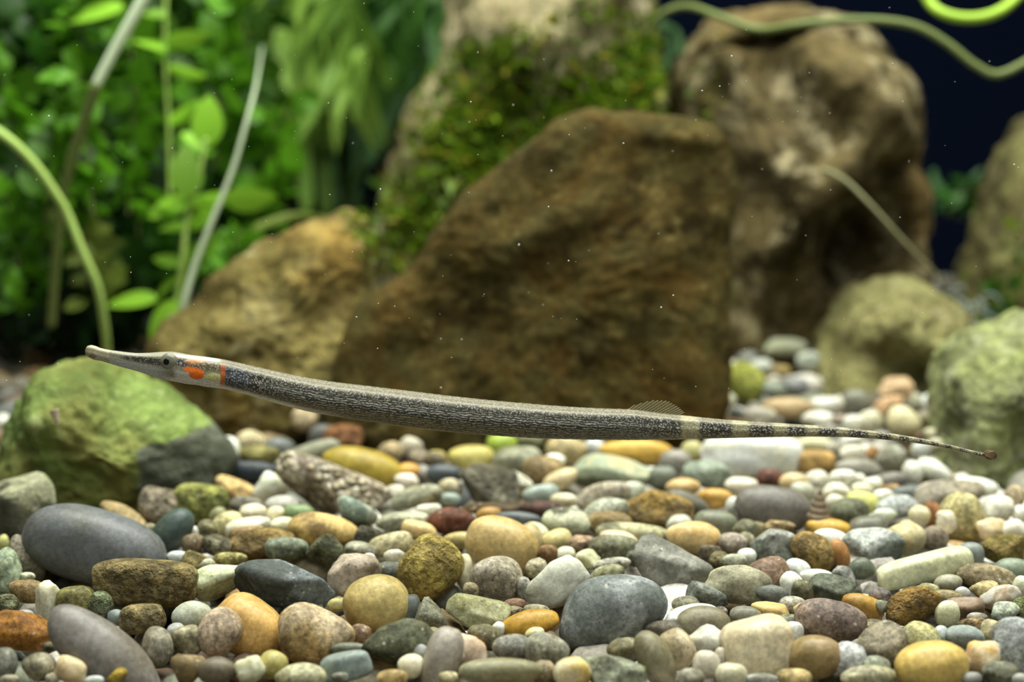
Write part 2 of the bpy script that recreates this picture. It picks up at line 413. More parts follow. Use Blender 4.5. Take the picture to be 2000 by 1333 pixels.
a = me.attributes.new('bare', 'FLOAT', 'POINT'); a.data.foreach_set('value', (.5+.5*np.minimum(bx, by)).astype(np.float32))

# ---------------------------------------------------------------- the pebbles
PEBBLES = [
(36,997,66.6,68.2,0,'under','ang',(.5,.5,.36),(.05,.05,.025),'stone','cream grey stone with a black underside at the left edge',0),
(188,1069,142.9,75.4,19,'plain','round',(.17,.18,.2),None,'pebble','largest smooth slate grey pebble in the gravel, finely speckled',0),
(286,1139,104.0,45.5,2,'pit','box',(.33,.26,.12),None,'pebble','thick olive brown oblong pebble lying against the slate grey pebble',0),
(335,1040,50.4,31.8,-50,'plain','round',(.09,.135,.125),None,'pebble','dark bottle green oval pebble standing tilted',0),
(45,1231,63.4,36.4,8,'grain','ang',(.42,.2,.04),None,'stone','rust orange angular stone at the left edge',0),
(208,1287,142.9,61.7,42,'plain','round',(.23,.21,.2),None,'pebble','large mauve grey long pebble sloping down at the bottom edge',0),
(429,1235,39.6,45.5,20,'grain','round',(.54,.43,.34),None,'pebble','pinkish beige flat pebble standing in front of an orange pebble',0),
(279,1209,40.6,27.6,-5,'pit','box',(.36,.29,.14),None,'stone','small brown blocky stone under the olive brown oblong pebble',0),
(307,1264,29.2,38.3,-12,'grain','round',(.37,.34,.28),None,'pebble','grey beige upright oval pebble just right of the mauve grey sloping pebble',0),
(364,1303,32.5,30.9,-40,'patch','ang',(.38,.29,.16),None,'pebble','mottled brown pebble just left of the dark chocolate pebble',0),
(422,1311,36.4,26.0,0,'plain','round',(.17,.145,.105),None,'pebble','dark chocolate brown round pebble at the bottom edge',0),
(374,1202,37.4,26.0,-20,'quartz','round',(.58,.61,.55),None,'pebble','translucent milky white pebble just above and left of the pinkish beige standing pebble',0),
(227,1207,16.2,15.6,0,'plain','round',(.28,.35,.38),None,'pebble','tiny blue grey pebble just left of the brown blocky stone',0),
(91,1179,25.3,42.2,15,'quartz','ang',(.74,.73,.62),None,'stone','tall white quartz splinter standing upright',0),
(148,1176,35.7,28.6,0,'grain','box',(.25,.23,.09),None,'pebble','dark olive blocky pebble just right of the white quartz splinter',0),
(54,1155,35.7,22.7,15,'grain','round',(.38,.28,.15),None,'pebble','speckled brown pebble just above and left of the white quartz splinter',0),
(16,1118,26.0,45.5,-5,'grain','round',(.46,.55,.44),None,'stone','pale mint green flat stone at the left edge',0),
(13,1183,22.7,21.1,0,'pit','round',(.28,.29,.17),None,'pebble','mossy green small pebble just above and left of the rust orange angular stone',0),
(52,1092,24.4,48.7,-32,'grain','round',(.34,.31,.26),None,'pebble','taupe long pebble just right of the pale mint green stone',0),
(6,1061,11.0,15.6,0,'patch','round',(.52,.5,.22),None,'pebble','small yellowish pebble just below and left of the cream and black stone',0),
(6,1300,26.0,32.5,0,'grain','round',(.28,.29,.27),None,'pebble','grey green round pebble just below and left of the rust orange angular stone',0),
(75,1304,31.8,26.6,0,'grain','round',(.34,.31,.23),None,'pebble','grey brown rounded pebble just left of the mauve grey sloping pebble',0),
(138,1309,30.9,25.3,10,'quartz','lump',(.64,.52,.34),None,'pebble','cream lumpy translucent pebble just below and left of the mauve grey sloping pebble',0),
(102,1326,13.0,10.4,0,'grain','round',(.46,.42,.32),None,'pebble','tiny tan pebble just below and left of the mauve grey sloping pebble',0),
(229,1322,19.5,11.4,-40,'pit','round',(.4,.29,.05),None,'stone','small mustard brown chip just below the mauve grey sloping pebble',0),
(184,1330,17.9,9.1,0,'quartz','round',(.46,.51,.51),None,'pebble','pale blue grey small pebble just below the mauve grey sloping pebble',0),
(244,1012,52.0,20.1,32,'patch','round',(.64,.5,.28),None,'pebble','cream and orange speckled pebble peeking out behind the slate grey pebble',0),
(310,991,37.4,39.6,0,'pit','ang',(.34,.29,.22),None,'stone','grey brown knobbly stone just above the dark green tilted pebble',0),
(393,984,50.4,36.4,5,'pit','ang',(.36,.36,.11),(.12,.14,.03),'stone','yellow green mossy square stone beside the green boulder',0),
(426,1010,17.9,16.9,-30,'plain','round',(.31,.31,.18),None,'pebble','small olive pebble just below and right of the yellow green mossy stone',0),
(404,1033,18.2,16.9,0,'grain','round',(.25,.23,.14),None,'pebble','small dark olive pebble just below the yellow green mossy stone',0),
(424,1066,31.8,20.1,20,'pit','round',(.27,.25,.17),None,'pebble','dark speckled khaki pebble just left of the brown mottled oval pebble',0),
(377,1066,20.1,23.4,0,'grain','ang',(.26,.2,.13),None,'stone','dark brown small stone just below and right of the dark green tilted pebble',0),
(378,1038,9.7,10.4,0,'quartz','round',(.74,.74,.7),None,'pebble','tiny white pebble just right of the dark green tilted pebble',0),
(346,1088,19.5,10.4,0,'quartz','round',(.52,.57,.6),None,'pebble','small bluish white pebble just right of the large slate grey pebble',0),
(387,1099,29.9,19.5,10,'pit','ang',(.34,.28,.11),None,'stone','small brown algae covered stone just above and left of the white green striped stone',0),
(450,1093,31.8,13.0,2,'pit','round',(.57,.51,.23),None,'pebble','yellow speckled flat oval pebble just above the white green striped stone',0),
(406,1105,14.3,13.0,0,'grain','round',(.5,.5,.38),None,'pebble','tiny grey cream pebble just above and left of the white green striped stone',0),
(429,1135,49.4,33.1,-15,'vein','ang',(.68,.72,.5),(.3,.25,.1),'stone','white and green striped stone with a brown seam',0),
(52,1127,15.6,7.8,0,'grain','round',(.6,.6,.45),None,'pebble','tiny cream pebble just right of the pale mint green stone',0),
(344,1235,16.9,16.2,0,'quartz','round',(.42,.42,.43),None,'pebble','small lilac grey pebble just above and right of the mauve grey sloping pebble',0),
(365,1251,29.9,27.6,0,'grain','ang',(.41,.38,.28),None,'stone','greyish khaki stone just left of the pinkish beige standing pebble',0),
(50,1202,15.6,10.4,0,'plain','round',(.34,.35,.37),None,'pebble','tiny dark grey pebble just above the rust orange angular stone',0),
(197,1186,23.4,29.9,0,'pit','round',(.21,.24,.14),None,'stone','dark green rough stone just below and left of the olive brown oblong pebble',0),
(294,1032,11.7,8.8,0,'grain','round',(.56,.5,.35),None,'pebble','tiny beige pebble just left of the dark green tilted pebble',0),
(19,1329,19.5,9.7,0,'grain','round',(.4,.36,.27),None,'pebble','small tan brown pebble just below and left of the mauve grey sloping pebble',0),
(97,1264,13.0,9.7,0,'grain','round',(.24,.22,.15),None,'pebble','tiny dark brown pebble just above and left of the mauve grey sloping pebble',0),
(490,921,50.0,20.0,3,'plain','round',(.04,.055,.08),None,'pebble','navy black smooth oval pebble beside the green boulder',0),
(444,882,24.8,28.0,0,'quartz','round',(.76,.76,.72),None,'pebble','white pebble just below and left of the large cream pebble by the boulder',0),
(489,862,30.4,20.0,0,'grain','round',(.7,.61,.42),None,'pebble','large cream pebble in the gravel',0),
(506,890,36.8,18.0,0,'grain','round',(.33,.3,.11),None,'pebble','olive yellow pebble just below the large cream pebble by the boulder',0),
(546,880,28.8,24.0,0,'plain','round',(.16,.18,.19),None,'pebble','dark blue grey pebble just above and left of the long grey green leaning pebble',0),
(598,891,66.0,20.0,-22,'plain','round',(.36,.37,.31),None,'pebble','long grey green pebble leaning up behind the coarse tan stone',0),
(670,856,38.0,26.0,0,'pit','ang',(.28,.13,.05),None,'stone','rust brown rough stone below the fish',0),
(710,914,84.0,38.0,14,'plain','round',(.43,.33,.07),None,'pebble','large mustard yellow smooth pebble',0),
(644,955,116.0,47.2,22,'coarse','ang',(.42,.36,.26),(.17,.13,.09),'stone','large coarse grained tan conglomerate stone',0),
(528,958,30.0,32.0,15,'quartz','ang',(.76,.77,.66),None,'pebble','white angular quartz pebble just left of the coarse tan conglomerate stone',0),
(460,958,40.0,20.0,20,'grain','ang',(.64,.46,.22),None,'pebble','orange tan pebble just above and right of the yellow green mossy stone',0),
(480,985,31.2,15.2,0,'grain','round',(.32,.31,.29),None,'pebble','dark grey flat pebble just right of the yellow green mossy stone',0),
(551,985,31.2,16.0,0,'quartz','round',(.5,.48,.46),None,'pebble','lavender grey pebble just above and left of the leaf green pebble',0),
(494,1002,26.4,16.8,0,'quartz','lump',(.7,.64,.5),None,'pebble','cream white lumpy pebble just right of the yellow green mossy stone',0),
(538,1008,16.8,18.0,0,'quartz','round',(.73,.66,.5),None,'pebble','small cream pebble just left of the leaf green pebble',0),
(582,1005,30.4,18.4,0,'plain','round',(.25,.33,.17),None,'pebble','leaf green pebble in the gravel',0),
(444,1024,30.4,22.4,-10,'grain','round',(.64,.58,.33),None,'pebble','pale yellow pebble just below and right of the yellow green mossy stone',0),
(484,1031,43.2,18.4,-8,'quartz','round',(.75,.73,.65),None,'pebble','milky white oblong pebble just above the brown mottled oval pebble',0),
(560,1025,30.4,13.6,3,'quartz','round',(.77,.74,.55),None,'pebble','ivory white flat pebble just below and left of the leaf green pebble',0),
(632,1037,66.0,32.0,8,'patch','round',(.64,.47,.2),(.26,.17,.06),'pebble','large tan orange pebble with a brown hollow',0),
(512,1063,60.8,29.6,-8,'pit','round',(.41,.29,.11),None,'pebble','brown mottled oval pebble',0),
(484,1046,35.2,17.6,-5,'grain','round',(.43,.31,.17),None,'pebble','reddish tan pebble just above and left of the brown mottled oval pebble',0),
(560,1074,40.0,23.2,0,'grain','round',(.34,.39,.33),None,'pebble','grey green speckled oval pebble on top of a dark stone',0),
(636,1076,36.8,34.4,10,'pit','ang',(.24,.25,.15),None,'stone','olive green rough pointed stone',0),
(554,1142,103.2,47.2,8,'patch','ang',(.11,.13,.125),(.2,.23,.23),'stone','large dark slate green stone with a wavy top',0),
(692,1125,48.0,40.8,10,'vein','ang',(.5,.42,.35),None,'stone','greyish pink cracked stone',0),
(705,1077,30.4,16.8,10,'grain','round',(.42,.41,.33),None,'pebble','small grey mottled pebble just above the greyish pink cracked stone',0),
(762,1064,42.0,20.8,-12,'grain','round',(.56,.5,.33),None,'pebble','khaki cream pebble just above and left of the rough mustard upright stone',0),
(818,1037,33.6,18.4,10,'quartz','round',(.7,.53,.28),None,'pebble','peach orange smooth pebble just below and left of the glossy maroon pebble',0),
(720,1053,28.8,24.8,0,'pit','ang',(.15,.14,.1),None,'stone','blackish rough stone just right of the tan orange hollowed pebble',0),
(786,1020,48.8,18.4,-6,'grain','round',(.42,.42,.33),None,'pebble','sage grey flat pebble just left of the glossy maroon pebble',0),
(838,1000,24.8,14.4,0,'quartz','round',(.8,.8,.78),None,'pebble','small bright white pebble just above and left of the glossy maroon pebble',0),
(698,1000,40.0,26.4,12,'patch','ang',(.52,.54,.45),(.15,.2,.15),'stone','pale mint mottled stone with dark green blotches',0),
(774,1091,22.4,17.6,-10,'quartz','ang',(.67,.63,.56),None,'pebble','translucent white pointed pebble just above and left of the rough mustard upright stone',0),
(760,1117,24.8,18.4,0,'grain','round',(.19,.2,.18),None,'pebble','small charcoal pebble just left of the rough mustard upright stone',0),
(838,1114,66.4,53.6,-55,'pit','round',(.52,.42,.13),(.28,.21,.05),'stone','large rough mustard stone standing on end',0),
(736,1183,60.8,56.0,-15,'plain','round',(.6,.48,.22),None,'pebble','smooth yellow egg shaped pebble',0),
(616,1243,76.8,60.0,10,'grain','round',(.5,.4,.28),(.38,.26,.1),'pebble','large pinkish tan round pebble near the bottom edge',0),
(660,1182,19.2,12.8,0,'plain','round',(.55,.5,.24),None,'pebble','tiny yellow pebble just left of the yellow egg shaped pebble',0),
(486,1227,75.2,56.0,35,'plain','round',(.62,.4,.15),None,'pebble','large smooth orange tan pebble',0),
(780,1262,67.2,47.2,-18,'grain','ang',(.165,.175,.115),None,'stone','large flat dark green angular stone',0),
(838,1205,29.6,36.0,-10,'grain','ang',(.38,.38,.31),None,'stone','grey triangular stone in the gravel',0),
(532,1299,29.2,26.4,0,'plain','round',(.46,.41,.17),None,'pebble','small round olive yellow pebble just above and left of the cream green bottom pebble',0),
(489,1310,30.0,28.0,0,'quartz','lump',(.68,.68,.55),None,'pebble','white knobbly pebble at the bottom edge',0),
(588,1323,48.0,26.4,0,'grain','round',(.57,.55,.39),None,'pebble','cream green pebble at the bottom edge',0),
(676,1302,48.0,26.4,-12,'plain','box',(.27,.33,.33),None,'pebble','teal grey oblong pebble',0),
(802,1302,24.0,22.4,0,'quartz','round',(.68,.63,.5),None,'pebble','round ivory pebble just below and right of the flat dark green stone',0),
(864,1289,34.4,60.8,15,'plain','round',(.42,.38,.35),None,'pebble','mauve grey upright pebble just left of the white and pink quartz cluster',0),
(846,1244,17.6,16.8,0,'grain','round',(.4,.37,.27),None,'pebble','small taupe pebble just below the grey triangular stone',0),
(766,1325,28.8,16.0,0,'grain','round',(.56,.42,.21),None,'pebble','small golden tan pebble just below the flat dark green stone',0),
(800,1194,19.2,31.2,10,'plain','round',(.16,.18,.175),None,'pebble','dark slate pebble just left of the grey triangular stone',0),
(798,920,20.8,14.4,0,'plain','round',(.67,.4,.11),None,'pebble','small bright orange pebble just right of the large mustard yellow pebble',0),
(762,882,23.2,18.4,0,'grain','round',(.68,.55,.37),None,'pebble','peach cream pebble just above and right of the large mustard yellow pebble',0),
(802,873,23.2,19.2,0,'quartz','round',(.62,.58,.54),None,'pebble','pinkish white pebble just above and right of the large mustard yellow pebble',0),
(818,893,20.8,14.4,0,'grain','round',(.3,.25,.19),None,'pebble','small brown pebble just right of the large mustard yellow pebble',0),
(794,941,22.4,15.2,0,'quartz','round',(.67,.6,.52),None,'pebble','pale pink white pebble just below and right of the large mustard yellow pebble',0),
(814,971,48.8,20.0,-14,'grain','round',(.5,.5,.4),None,'pebble','pale grey green long pebble just right of the coarse tan conglomerate stone',0),
(844,966,18.4,18.4,0,'plain','round',(.58,.52,.3),None,'pebble','small straw yellow pebble just below and left of the navy grey dome pebble',0),
(854,896,18.4,15.2,0,'plain','round',(.5,.42,.14),None,'pebble','small dull yellow pebble just above the navy grey dome pebble',0),
(596,818,24.8,24.0,0,'grain','round',(.52,.42,.28),None,'pebble','dim tan pebble just under the fish',0),
(630,852,26.0,22.0,0,'plain','round',(.14,.14,.14),None,'pebble','charcoal grey pebble just left of the rust brown rough stone',0),
(712,848,24.0,18.0,0,'plain','round',(.1,.095,.07),None,'pebble','dim dark brown pebble just right of the rust brown rough stone',0),
(878,956,24.0,20.0,0,'grain','round',(.55,.5,.37),None,'pebble','pale khaki pebble just below the navy grey dome pebble',0),
(880,976,19.2,12.8,0,'plain','round',(.32,.4,.36),None,'pebble','small sea green pebble just below and left of the dark knobbly stone',0),
(772,962,18.0,14.0,0,'quartz','round',(.62,.58,.5),None,'pebble','small greyish white pebble just right of the coarse tan conglomerate stone',0),
(704,1240,20.0,20.0,0,'grain','round',(.38,.26,.18),None,'pebble','small reddish brown pebble just below and left of the yellow egg shaped pebble',0),
(720,1098,14.0,16.0,0,'quartz','round',(.72,.72,.7),None,'stone','tiny white chip just above and right of the greyish pink cracked stone',0),
(680,1268,36.0,12.0,0,'plain','round',(.2,.21,.17),None,'pebble','dark grey green flat pebble just below and right of the pinkish tan round pebble',0),
(664,1324,16.0,10.0,0,'grain','round',(.3,.3,.25),None,'pebble','tiny grey pebble at the bottom edge',0),
(920,894,43.2,22.4,0,'plain','round',(.62,.55,.21),None,'pebble','pale lemon yellow pebble',0),
(980,870,28.8,23.2,0,'plain','round',(.4,.5,.1),None,'pebble','lime green algae covered pebble below the fish',0),
(1010,900,44.8,26.4,0,'grain','round',(.36,.36,.27),None,'pebble','greyish green pebble just above and left of the dark tan brown pebble',0),
(1062,921,40.8,28.0,5,'grain','round',(.31,.23,.12),None,'pebble','dark tan brown pebble',0),
(1084,899,19.2,12.0,0,'quartz','round',(.78,.78,.75),None,'pebble','small snow white pebble just above and right of the dark tan brown pebble',0),
(1106,880,39.2,26.4,0,'grain','round',(.68,.57,.36),None,'pebble','cream orange pebble below the fish just above and right of the dark tan brown pebble',0),
(1162,874,19.2,16.8,0,'quartz','round',(.62,.68,.73),None,'pebble','small icy blue white pebble just left of the long amber yellow pebble',0),
(1244,882,68.8,22.4,3,'plain','round',(.66,.44,.11),None,'pebble','long amber yellow pebble right under the fish belly',0),
(1200,921,83.2,32.0,4,'veinlight','ang',(.36,.4,.3),(.62,.46,.22),'stone','broad sage green stone crossed by an orange vein',0),
(960,951,64.8,40.0,20,'pit','ang',(.28,.26,.2),None,'stone','dark knobbly grey brown stone',0),
(1000,938,40.8,16.8,20,'grain','round',(.6,.58,.5),None,'pebble','pale off white long pebble just above and right of the dark knobbly stone',0),
(868,926,33.6,18.4,3,'plain','round',(.11,.13,.165),None,'pebble','navy grey dome shaped pebble',0),
(1056,965,34.4,16.8,-8,'plain','round',(.4,.48,.44),None,'pebble','pale teal oval pebble',0),
(1094,939,35.2,18.4,-25,'plain','round',(.68,.56,.36),None,'pebble','peach tan leaning pebble just below and right of the dark tan brown pebble',0),
(1102,978,26.4,13.6,0,'quartz','round',(.68,.63,.5),None,'pebble','small creamy white pebble just above and right of the dark wine brown pebble',0),
(1178,967,52.8,23.2,-18,'grain','round',(.57,.51,.43),None,'pebble','long pinkish cream pebble tilted up to the right',0),
(968,993,62.0,12.8,-5,'grain','ang',(.16,.11,.045),None,'stone','flat dark brown shard',0),
(882,1019,44.8,26.4,5,'grain','round',(.21,.085,.05),None,'pebble','glossy maroon red pebble',0),
(954,1006,24.0,14.4,-5,'plain','round',(.54,.34,.12),None,'pebble','small caramel pebble just below the flat dark brown shard',0),
(1012,1016,42.8,15.6,5,'plain','round',(.14,.16,.175),None,'pebble','dark blue grey flat pebble just below and left of the dark wine brown pebble',0),
(1060,998,44.8,18.4,3,'grain','round',(.13,.065,.05),None,'pebble','dark wine brown pebble',0),
(1106,1021,45.6,28.0,10,'patch','round',(.56,.56,.42),(.1,.1,.06),'pebble','cream pebble blotched with black',0),
(1186,1001,47.2,26.4,-10,'grain','round',(.5,.51,.42),None,'pebble','pale sage pebble just below the long pinkish cream pebble',0),
(980,1067,68.8,52.8,22,'plain','round',(.62,.47,.24),None,'pebble','large smooth sandy tan pebble',0),
(900,1056,36.0,16.0,0,'plain','round',(.5,.42,.2),None,'pebble','dull yellow flat pebble just left of the large sandy tan pebble',0),
(1034,1060,24.8,36.0,0,'plain','round',(.56,.46,.28),None,'pebble','beige upright pebble just right of the large sandy tan pebble',0),
(1046,1040,24.8,18.4,5,'quartz','round',(.72,.7,.53),None,'pebble','ivory pebble just above and right of the large sandy tan pebble',0),
(1086,1058,30.4,20.8,-20,'plain','round',(.62,.54,.29),None,'pebble','butter yellow oval pebble',0),
(1070,1085,19.2,19.2,0,'grain','round',(.4,.24,.12),None,'pebble','small chestnut pebble just below and left of the butter yellow oval pebble',0),
(1138,1065,27.2,17.6,0,'pit','round',(.43,.31,.22),None,'pebble','small reddish grey pebble just right of the butter yellow oval pebble',0),
(1190,1023,43.2,22.4,0,'grain','round',(.37,.28,.15),None,'pebble','brown grey pebble just above and left of the mottled olive cream pebble',0),
(1236,1045,68.8,21.6,3,'patch','round',(.46,.44,.28),(.15,.15,.09),'pebble','long mottled olive cream pebble',0),
(1200,1074,48.8,26.4,3,'grain','round',(.24,.24,.17),None,'pebble','dark olive grey pebble just below the pale pink oval pebble',0),
(1209,1055,36.8,16.8,8,'quartz','round',(.68,.55,.41),None,'pebble','pale pink oval pebble',0),
(970,1133,50.4,44.8,15,'grain','round',(.52,.47,.4),None,'pebble','greyish beige blunt pebble',0),
(1088,1143,63.2,44.8,-25,'quartzv','ang',(.72,.72,.64),None,'stone','large white quartz stone with brown cracks',0),
(1102,1085,20.8,16.0,-20,'quartz','round',(.68,.67,.55),None,'pebble','small white knob shaped pebble just below and right of the butter yellow oval pebble',0),
(1144,1095,27.2,19.2,-20,'quartz','ang',(.6,.6,.43),None,'pebble','greenish white pebble just above and right of the large white quartz stone',0),
(1048,1111,20.8,17.6,-20,'grain','ang',(.52,.48,.37),None,'pebble','small sandy grey pebble just above and left of the large white quartz stone',0),
(905,1117,16.8,32.8,5,'quartz','round',(.63,.58,.43),None,'pebble','translucent cream upright pebble just right of the rough mustard upright stone',0),
(1194,1104,36.0,13.2,-6,'grain','round',(.43,.41,.36),None,'pebble','speckled grey flat pebble just above the large blue grey oval pebble',0),
(1186,1121,32.0,16.0,-8,'grain','round',(.52,.52,.36),None,'pebble','pale olive cream flat pebble just above the large blue grey oval pebble',0),
(1194,1194,111.2,72.8,-17,'patch','round',(.18,.205,.2),(.27,.29,.28),'pebble','largest blue grey oval pebble in the middle of the gravel',0),
(934,1195,60.0,30.4,5,'patch','ang',(.52,.52,.35),(.38,.37,.18),'stone','pale green cream oblong stone',0),
(1032,1219,56.8,24.8,-12,'plain','round',(.53,.32,.06),None,'pebble','glossy amber orange oblong pebble',0),
(1004,1182,22.4,12.0,0,'grain','round',(.35,.22,.15),None,'pebble','small reddish pebble just right of the pale green cream oblong stone',0),
(1006,1198,18.4,13.6,0,'pit','round',(.39,.35,.25),None,'pebble','tiny dark tan pebble just above and left of the amber orange oblong pebble',0),
(1000,1266,36.8,25.6,0,'grain','round',(.38,.38,.38),None,'pebble','ash grey rounded pebble just left of the grey khaki rounded pebble',0),
(1067,1275,41.6,34.4,15,'grain','round',(.36,.35,.29),None,'pebble','grey khaki rounded pebble',0),
(1044,1238,18.4,11.2,-10,'quartz','round',(.58,.55,.36),None,'pebble','tiny pale yellow pebble just below the amber orange oblong pebble',0),
(946,1247,31.2,24.8,0,'grain','ang',(.27,.25,.145),None,'stone','dark olive stone just above and right of the white and pink quartz cluster',0),
(916,1274,38.4,32.0,15,'quartz','lump',(.64,.54,.46),(.6,.34,.16),'stone','white and pink lumpy quartz cluster',0),
(890,1281,17.6,18.4,0,'quartz','round',(.62,.48,.38),None,'pebble','small pink pebble just left of the white and pink quartz cluster',0),
(978,1313,83.2,28.0,2,'plain','round',(.3,.285,.19),None,'pebble','long flat olive grey pebble at the bottom edge',0),
(1062,1314,25.6,22.4,0,'grain','round',(.3,.25,.17),None,'pebble','dark brown pebble at the bottom edge',0),
(1118,1316,36.0,30.4,-10,'quartz','round',(.66,.61,.45),(.62,.45,.12),'pebble','white pebble with a yellow stain at the bottom edge',0),
(1200,1314,60.8,32.8,5,'grain','ang',(.32,.34,.26),None,'stone','broad flat sage green stone at the bottom edge',0),
(1216,1270,28.8,22.4,-15,'grain','ang',(.28,.26,.165),None,'stone','small dark khaki wedge shaped stone just below the large blue grey oval pebble',0),
(876,1326,18.4,12.0,0,'grain','round',(.5,.44,.28),None,'pebble','tiny sandy pebble just left of the long flat olive grey pebble',0),
(972,1230,12.8,14.4,0,'quartz','round',(.7,.7,.66),None,'pebble','tiny milky pebble just left of the amber orange oblong pebble',0),
(920,1154,15.2,15.2,0,'grain','round',(.47,.41,.29),None,'pebble','tiny brownish pebble just below and left of the greyish beige blunt pebble',0),
(1024,1152,14.0,24.0,0,'grain','round',(.36,.35,.31),None,'pebble','narrow grey pebble just left of the large white quartz stone',0),
(824,1280,16.0,20.0,0,'plain','round',(.34,.34,.35),None,'pebble','small grey lilac pebble just below and right of the flat dark green stone',0),
(1240,1092,16.0,16.0,0,'pit','round',(.34,.35,.27),None,'pebble','small grey green pebble just left of the dark grey jagged stone',0),
(848,898,20.0,14.0,0,'grain','round',(.33,.28,.2),None,'pebble','small dusky brown pebble just above and left of the navy grey dome pebble',0),
(1036,858,24.0,16.0,0,'grain','round',(.44,.44,.3),None,'pebble','dull khaki pebble below the fish just right of the lime green pebble',0),
(1048,1194,24.0,12.0,0,'grain','round',(.5,.46,.36),None,'pebble','flat sandy pebble just above the amber orange oblong pebble',0),
(1466,891,100.0,42.4,2,'quartz','box',(.82,.84,.86),None,'stone','biggest bright white block of stone under the fish tail',0),
(1380,928,44.8,26.4,5,'grain','round',(.29,.33,.27),None,'pebble','green grey round pebble beside the white block',0),
(1320,902,29.6,22.4,0,'plain','round',(.33,.31,.28),None,'pebble','dove grey pebble just below and right of the long amber yellow pebble',0),
(1294,932,25.6,20.8,0,'plain','round',(.25,.29,.26),None,'pebble','dark sea green pebble just right of the sage stone with orange vein',0),
(1350,882,20.0,20.0,0,'plain','round',(.5,.47,.25),None,'pebble','dull yellow pebble under the tail just left of the bright white block',0),
(1504,933,24.8,16.8,5,'grain','round',(.19,.085,.065),None,'pebble','small dark maroon pebble in front of the white block',0),
(1594,903,36.0,22.4,0,'grain','box',(.44,.29,.11),None,'pebble','caramel brown blocky pebble right of the white block',0),
(1448,950,30.4,16.8,-5,'quartz','round',(.7,.64,.54),None,'pebble','off white pebble just above and left of the large brownish grey pebble',0),
(1334,951,32.8,16.0,0,'plain','round',(.6,.43,.22),None,'pebble','pale orange pebble just below and left of the green grey round pebble',0),
(1396,975,32.8,19.2,3,'plain','round',(.6,.37,.11),None,'pebble','bright orange flat pebble',0),
(1342,983,44.8,20.0,22,'plain','round',(.175,.165,.135),None,'pebble','dark grey tilted oval pebble',0),
(1446,996,27.2,26.4,-5,'quartz','ang',(.63,.66,.68),None,'pebble','icy white triangular pebble',0),
(1508,995,71.2,43.2,8,'plain','round',(.215,.2,.185),None,'pebble','large smooth brownish grey pebble left of the pointed shell',0),
(1660,999,36.8,24.8,0,'grain','round',(.28,.3,.22),None,'pebble','dull green pebble just below and left of the pale lime yellow pebble',0),
(1232,960,26.0,18.0,0,'quartz','round',(.5,.52,.44),None,'pebble','pale green translucent pebble just right of the long pinkish cream pebble',0),
(1286,996,67.2,34.4,12,'pit','ang',(.42,.28,.08),(.2,.14,.05),'stone','crusty golden brown rough stone',0),
(1398,1023,40.8,24.8,12,'plain','round',(.245,.255,.195),None,'pebble','dark grey green oval pebble',0),
(1354,1049,52.0,30.0,10,'quartz','round',(.7,.55,.3),(.6,.36,.1),'pebble','smooth peach pebble with orange streaks',0),
(1326,1025,24.8,17.6,-15,'quartz','round',(.53,.54,.49),None,'pebble','greyish white small pebble just above and left of the peach pebble with orange streaks',0),
(1456,1037,24.8,20.8,0,'grain','ang',(.28,.28,.2),None,'stone','grey olive small stone just below and left of the large brownish grey pebble',0),
(1520,1031,30.4,13.6,0,'pit','lump',(.41,.31,.17),None,'stone','small brown crumbly stone just below the large brownish grey pebble',0),
(1618,1032,40.8,17.6,3,'plain','round',(.6,.38,.09),None,'pebble','deep orange flat pebble',0),
(1626,1055,36.8,20.0,8,'quartz','round',(.8,.8,.79),None,'pebble','bright white smooth pebble under the deep orange one',0),
(1518,1069,48.8,32.8,5,'grain','ang',(.21,.235,.205),(.38,.38,.33),'stone','dark grey speckled granite stone',0),
(1588,1079,44.8,34.4,32,'pit','round',(.44,.31,.12),None,'pebble','speckled golden brown egg shaped pebble',0),
(1640,1083,17.6,28.8,-22,'plain','round',(.44,.23,.09),None,'pebble','terracotta upright pebble in the gravel',0),
(1646,1125,26.4,17.6,10,'grain','ang',(.13,.13,.115),(.42,.42,.38),'stone','small black stone with white specks',0),
(1430,1063,27.2,20.8,0,'grain','round',(.41,.35,.31),None,'pebble','pinkish grey pebble just below and right of the dark grey green oval pebble',0),
(1386,1081,23.2,16.8,0,'grain','ang',(.25,.21,.165),None,'stone','dark umber small stone just below and right of the peach pebble with orange streaks',0),
(1406,1095,20.8,16.8,0,'pit','round',(.3,.26,.145),None,'pebble','small olive brown pebble just above and left of the cracked grey cream stone',0),
(1434,1099,22.8,16.0,0,'grain','round',(.43,.43,.35),None,'pebble','small warm grey pebble just above the cracked grey cream stone',0),
(1458,1089,18.4,16.0,0,'quartz','round',(.74,.76,.76),None,'pebble','small pure white pebble just below and left of the dark speckled granite stone',0),
(1502,1121,38.8,30.8,-5,'grain','ang',(.39,.27,.21),None,'stone','reddish brown blocky stone',0),
(1545,1143,21.6,24.8,10,'quartz','round',(.75,.75,.71),None,'pebble','white upright oval pebble just below and right of the reddish brown blocky stone',0),
(1558,1111,24.0,17.6,10,'quartz','round',(.77,.78,.77),None,'pebble','white rounded pebble just below and left of the golden brown egg pebble',0),
(1596,1127,32.8,14.4,3,'quartz','round',(.81,.82,.79),None,'pebble','flat white disc shaped pebble just above and left of the dark forest green wedge',0),
(1440,1141,63.2,36.0,4,'vein','ang',(.54,.51,.38),(.28,.25,.16),'stone','large flat grey cream stone with a dark crack',0),
(1624,1155,47.2,30.4,12,'grain','ang',(.15,.165,.125),None,'stone','dark forest green wedge shaped stone',0),
(1568,1159,22.8,24.8,0,'grain','round',(.185,.175,.11),None,'pebble','dark olive brown pebble just left of the dark forest green wedge',0),
(1308,1109,80.8,54.0,18,'vein','ang',(.185,.185,.155),(.34,.33,.28),'stone','large dark grey jagged stone behind the blue grey pebble',0),
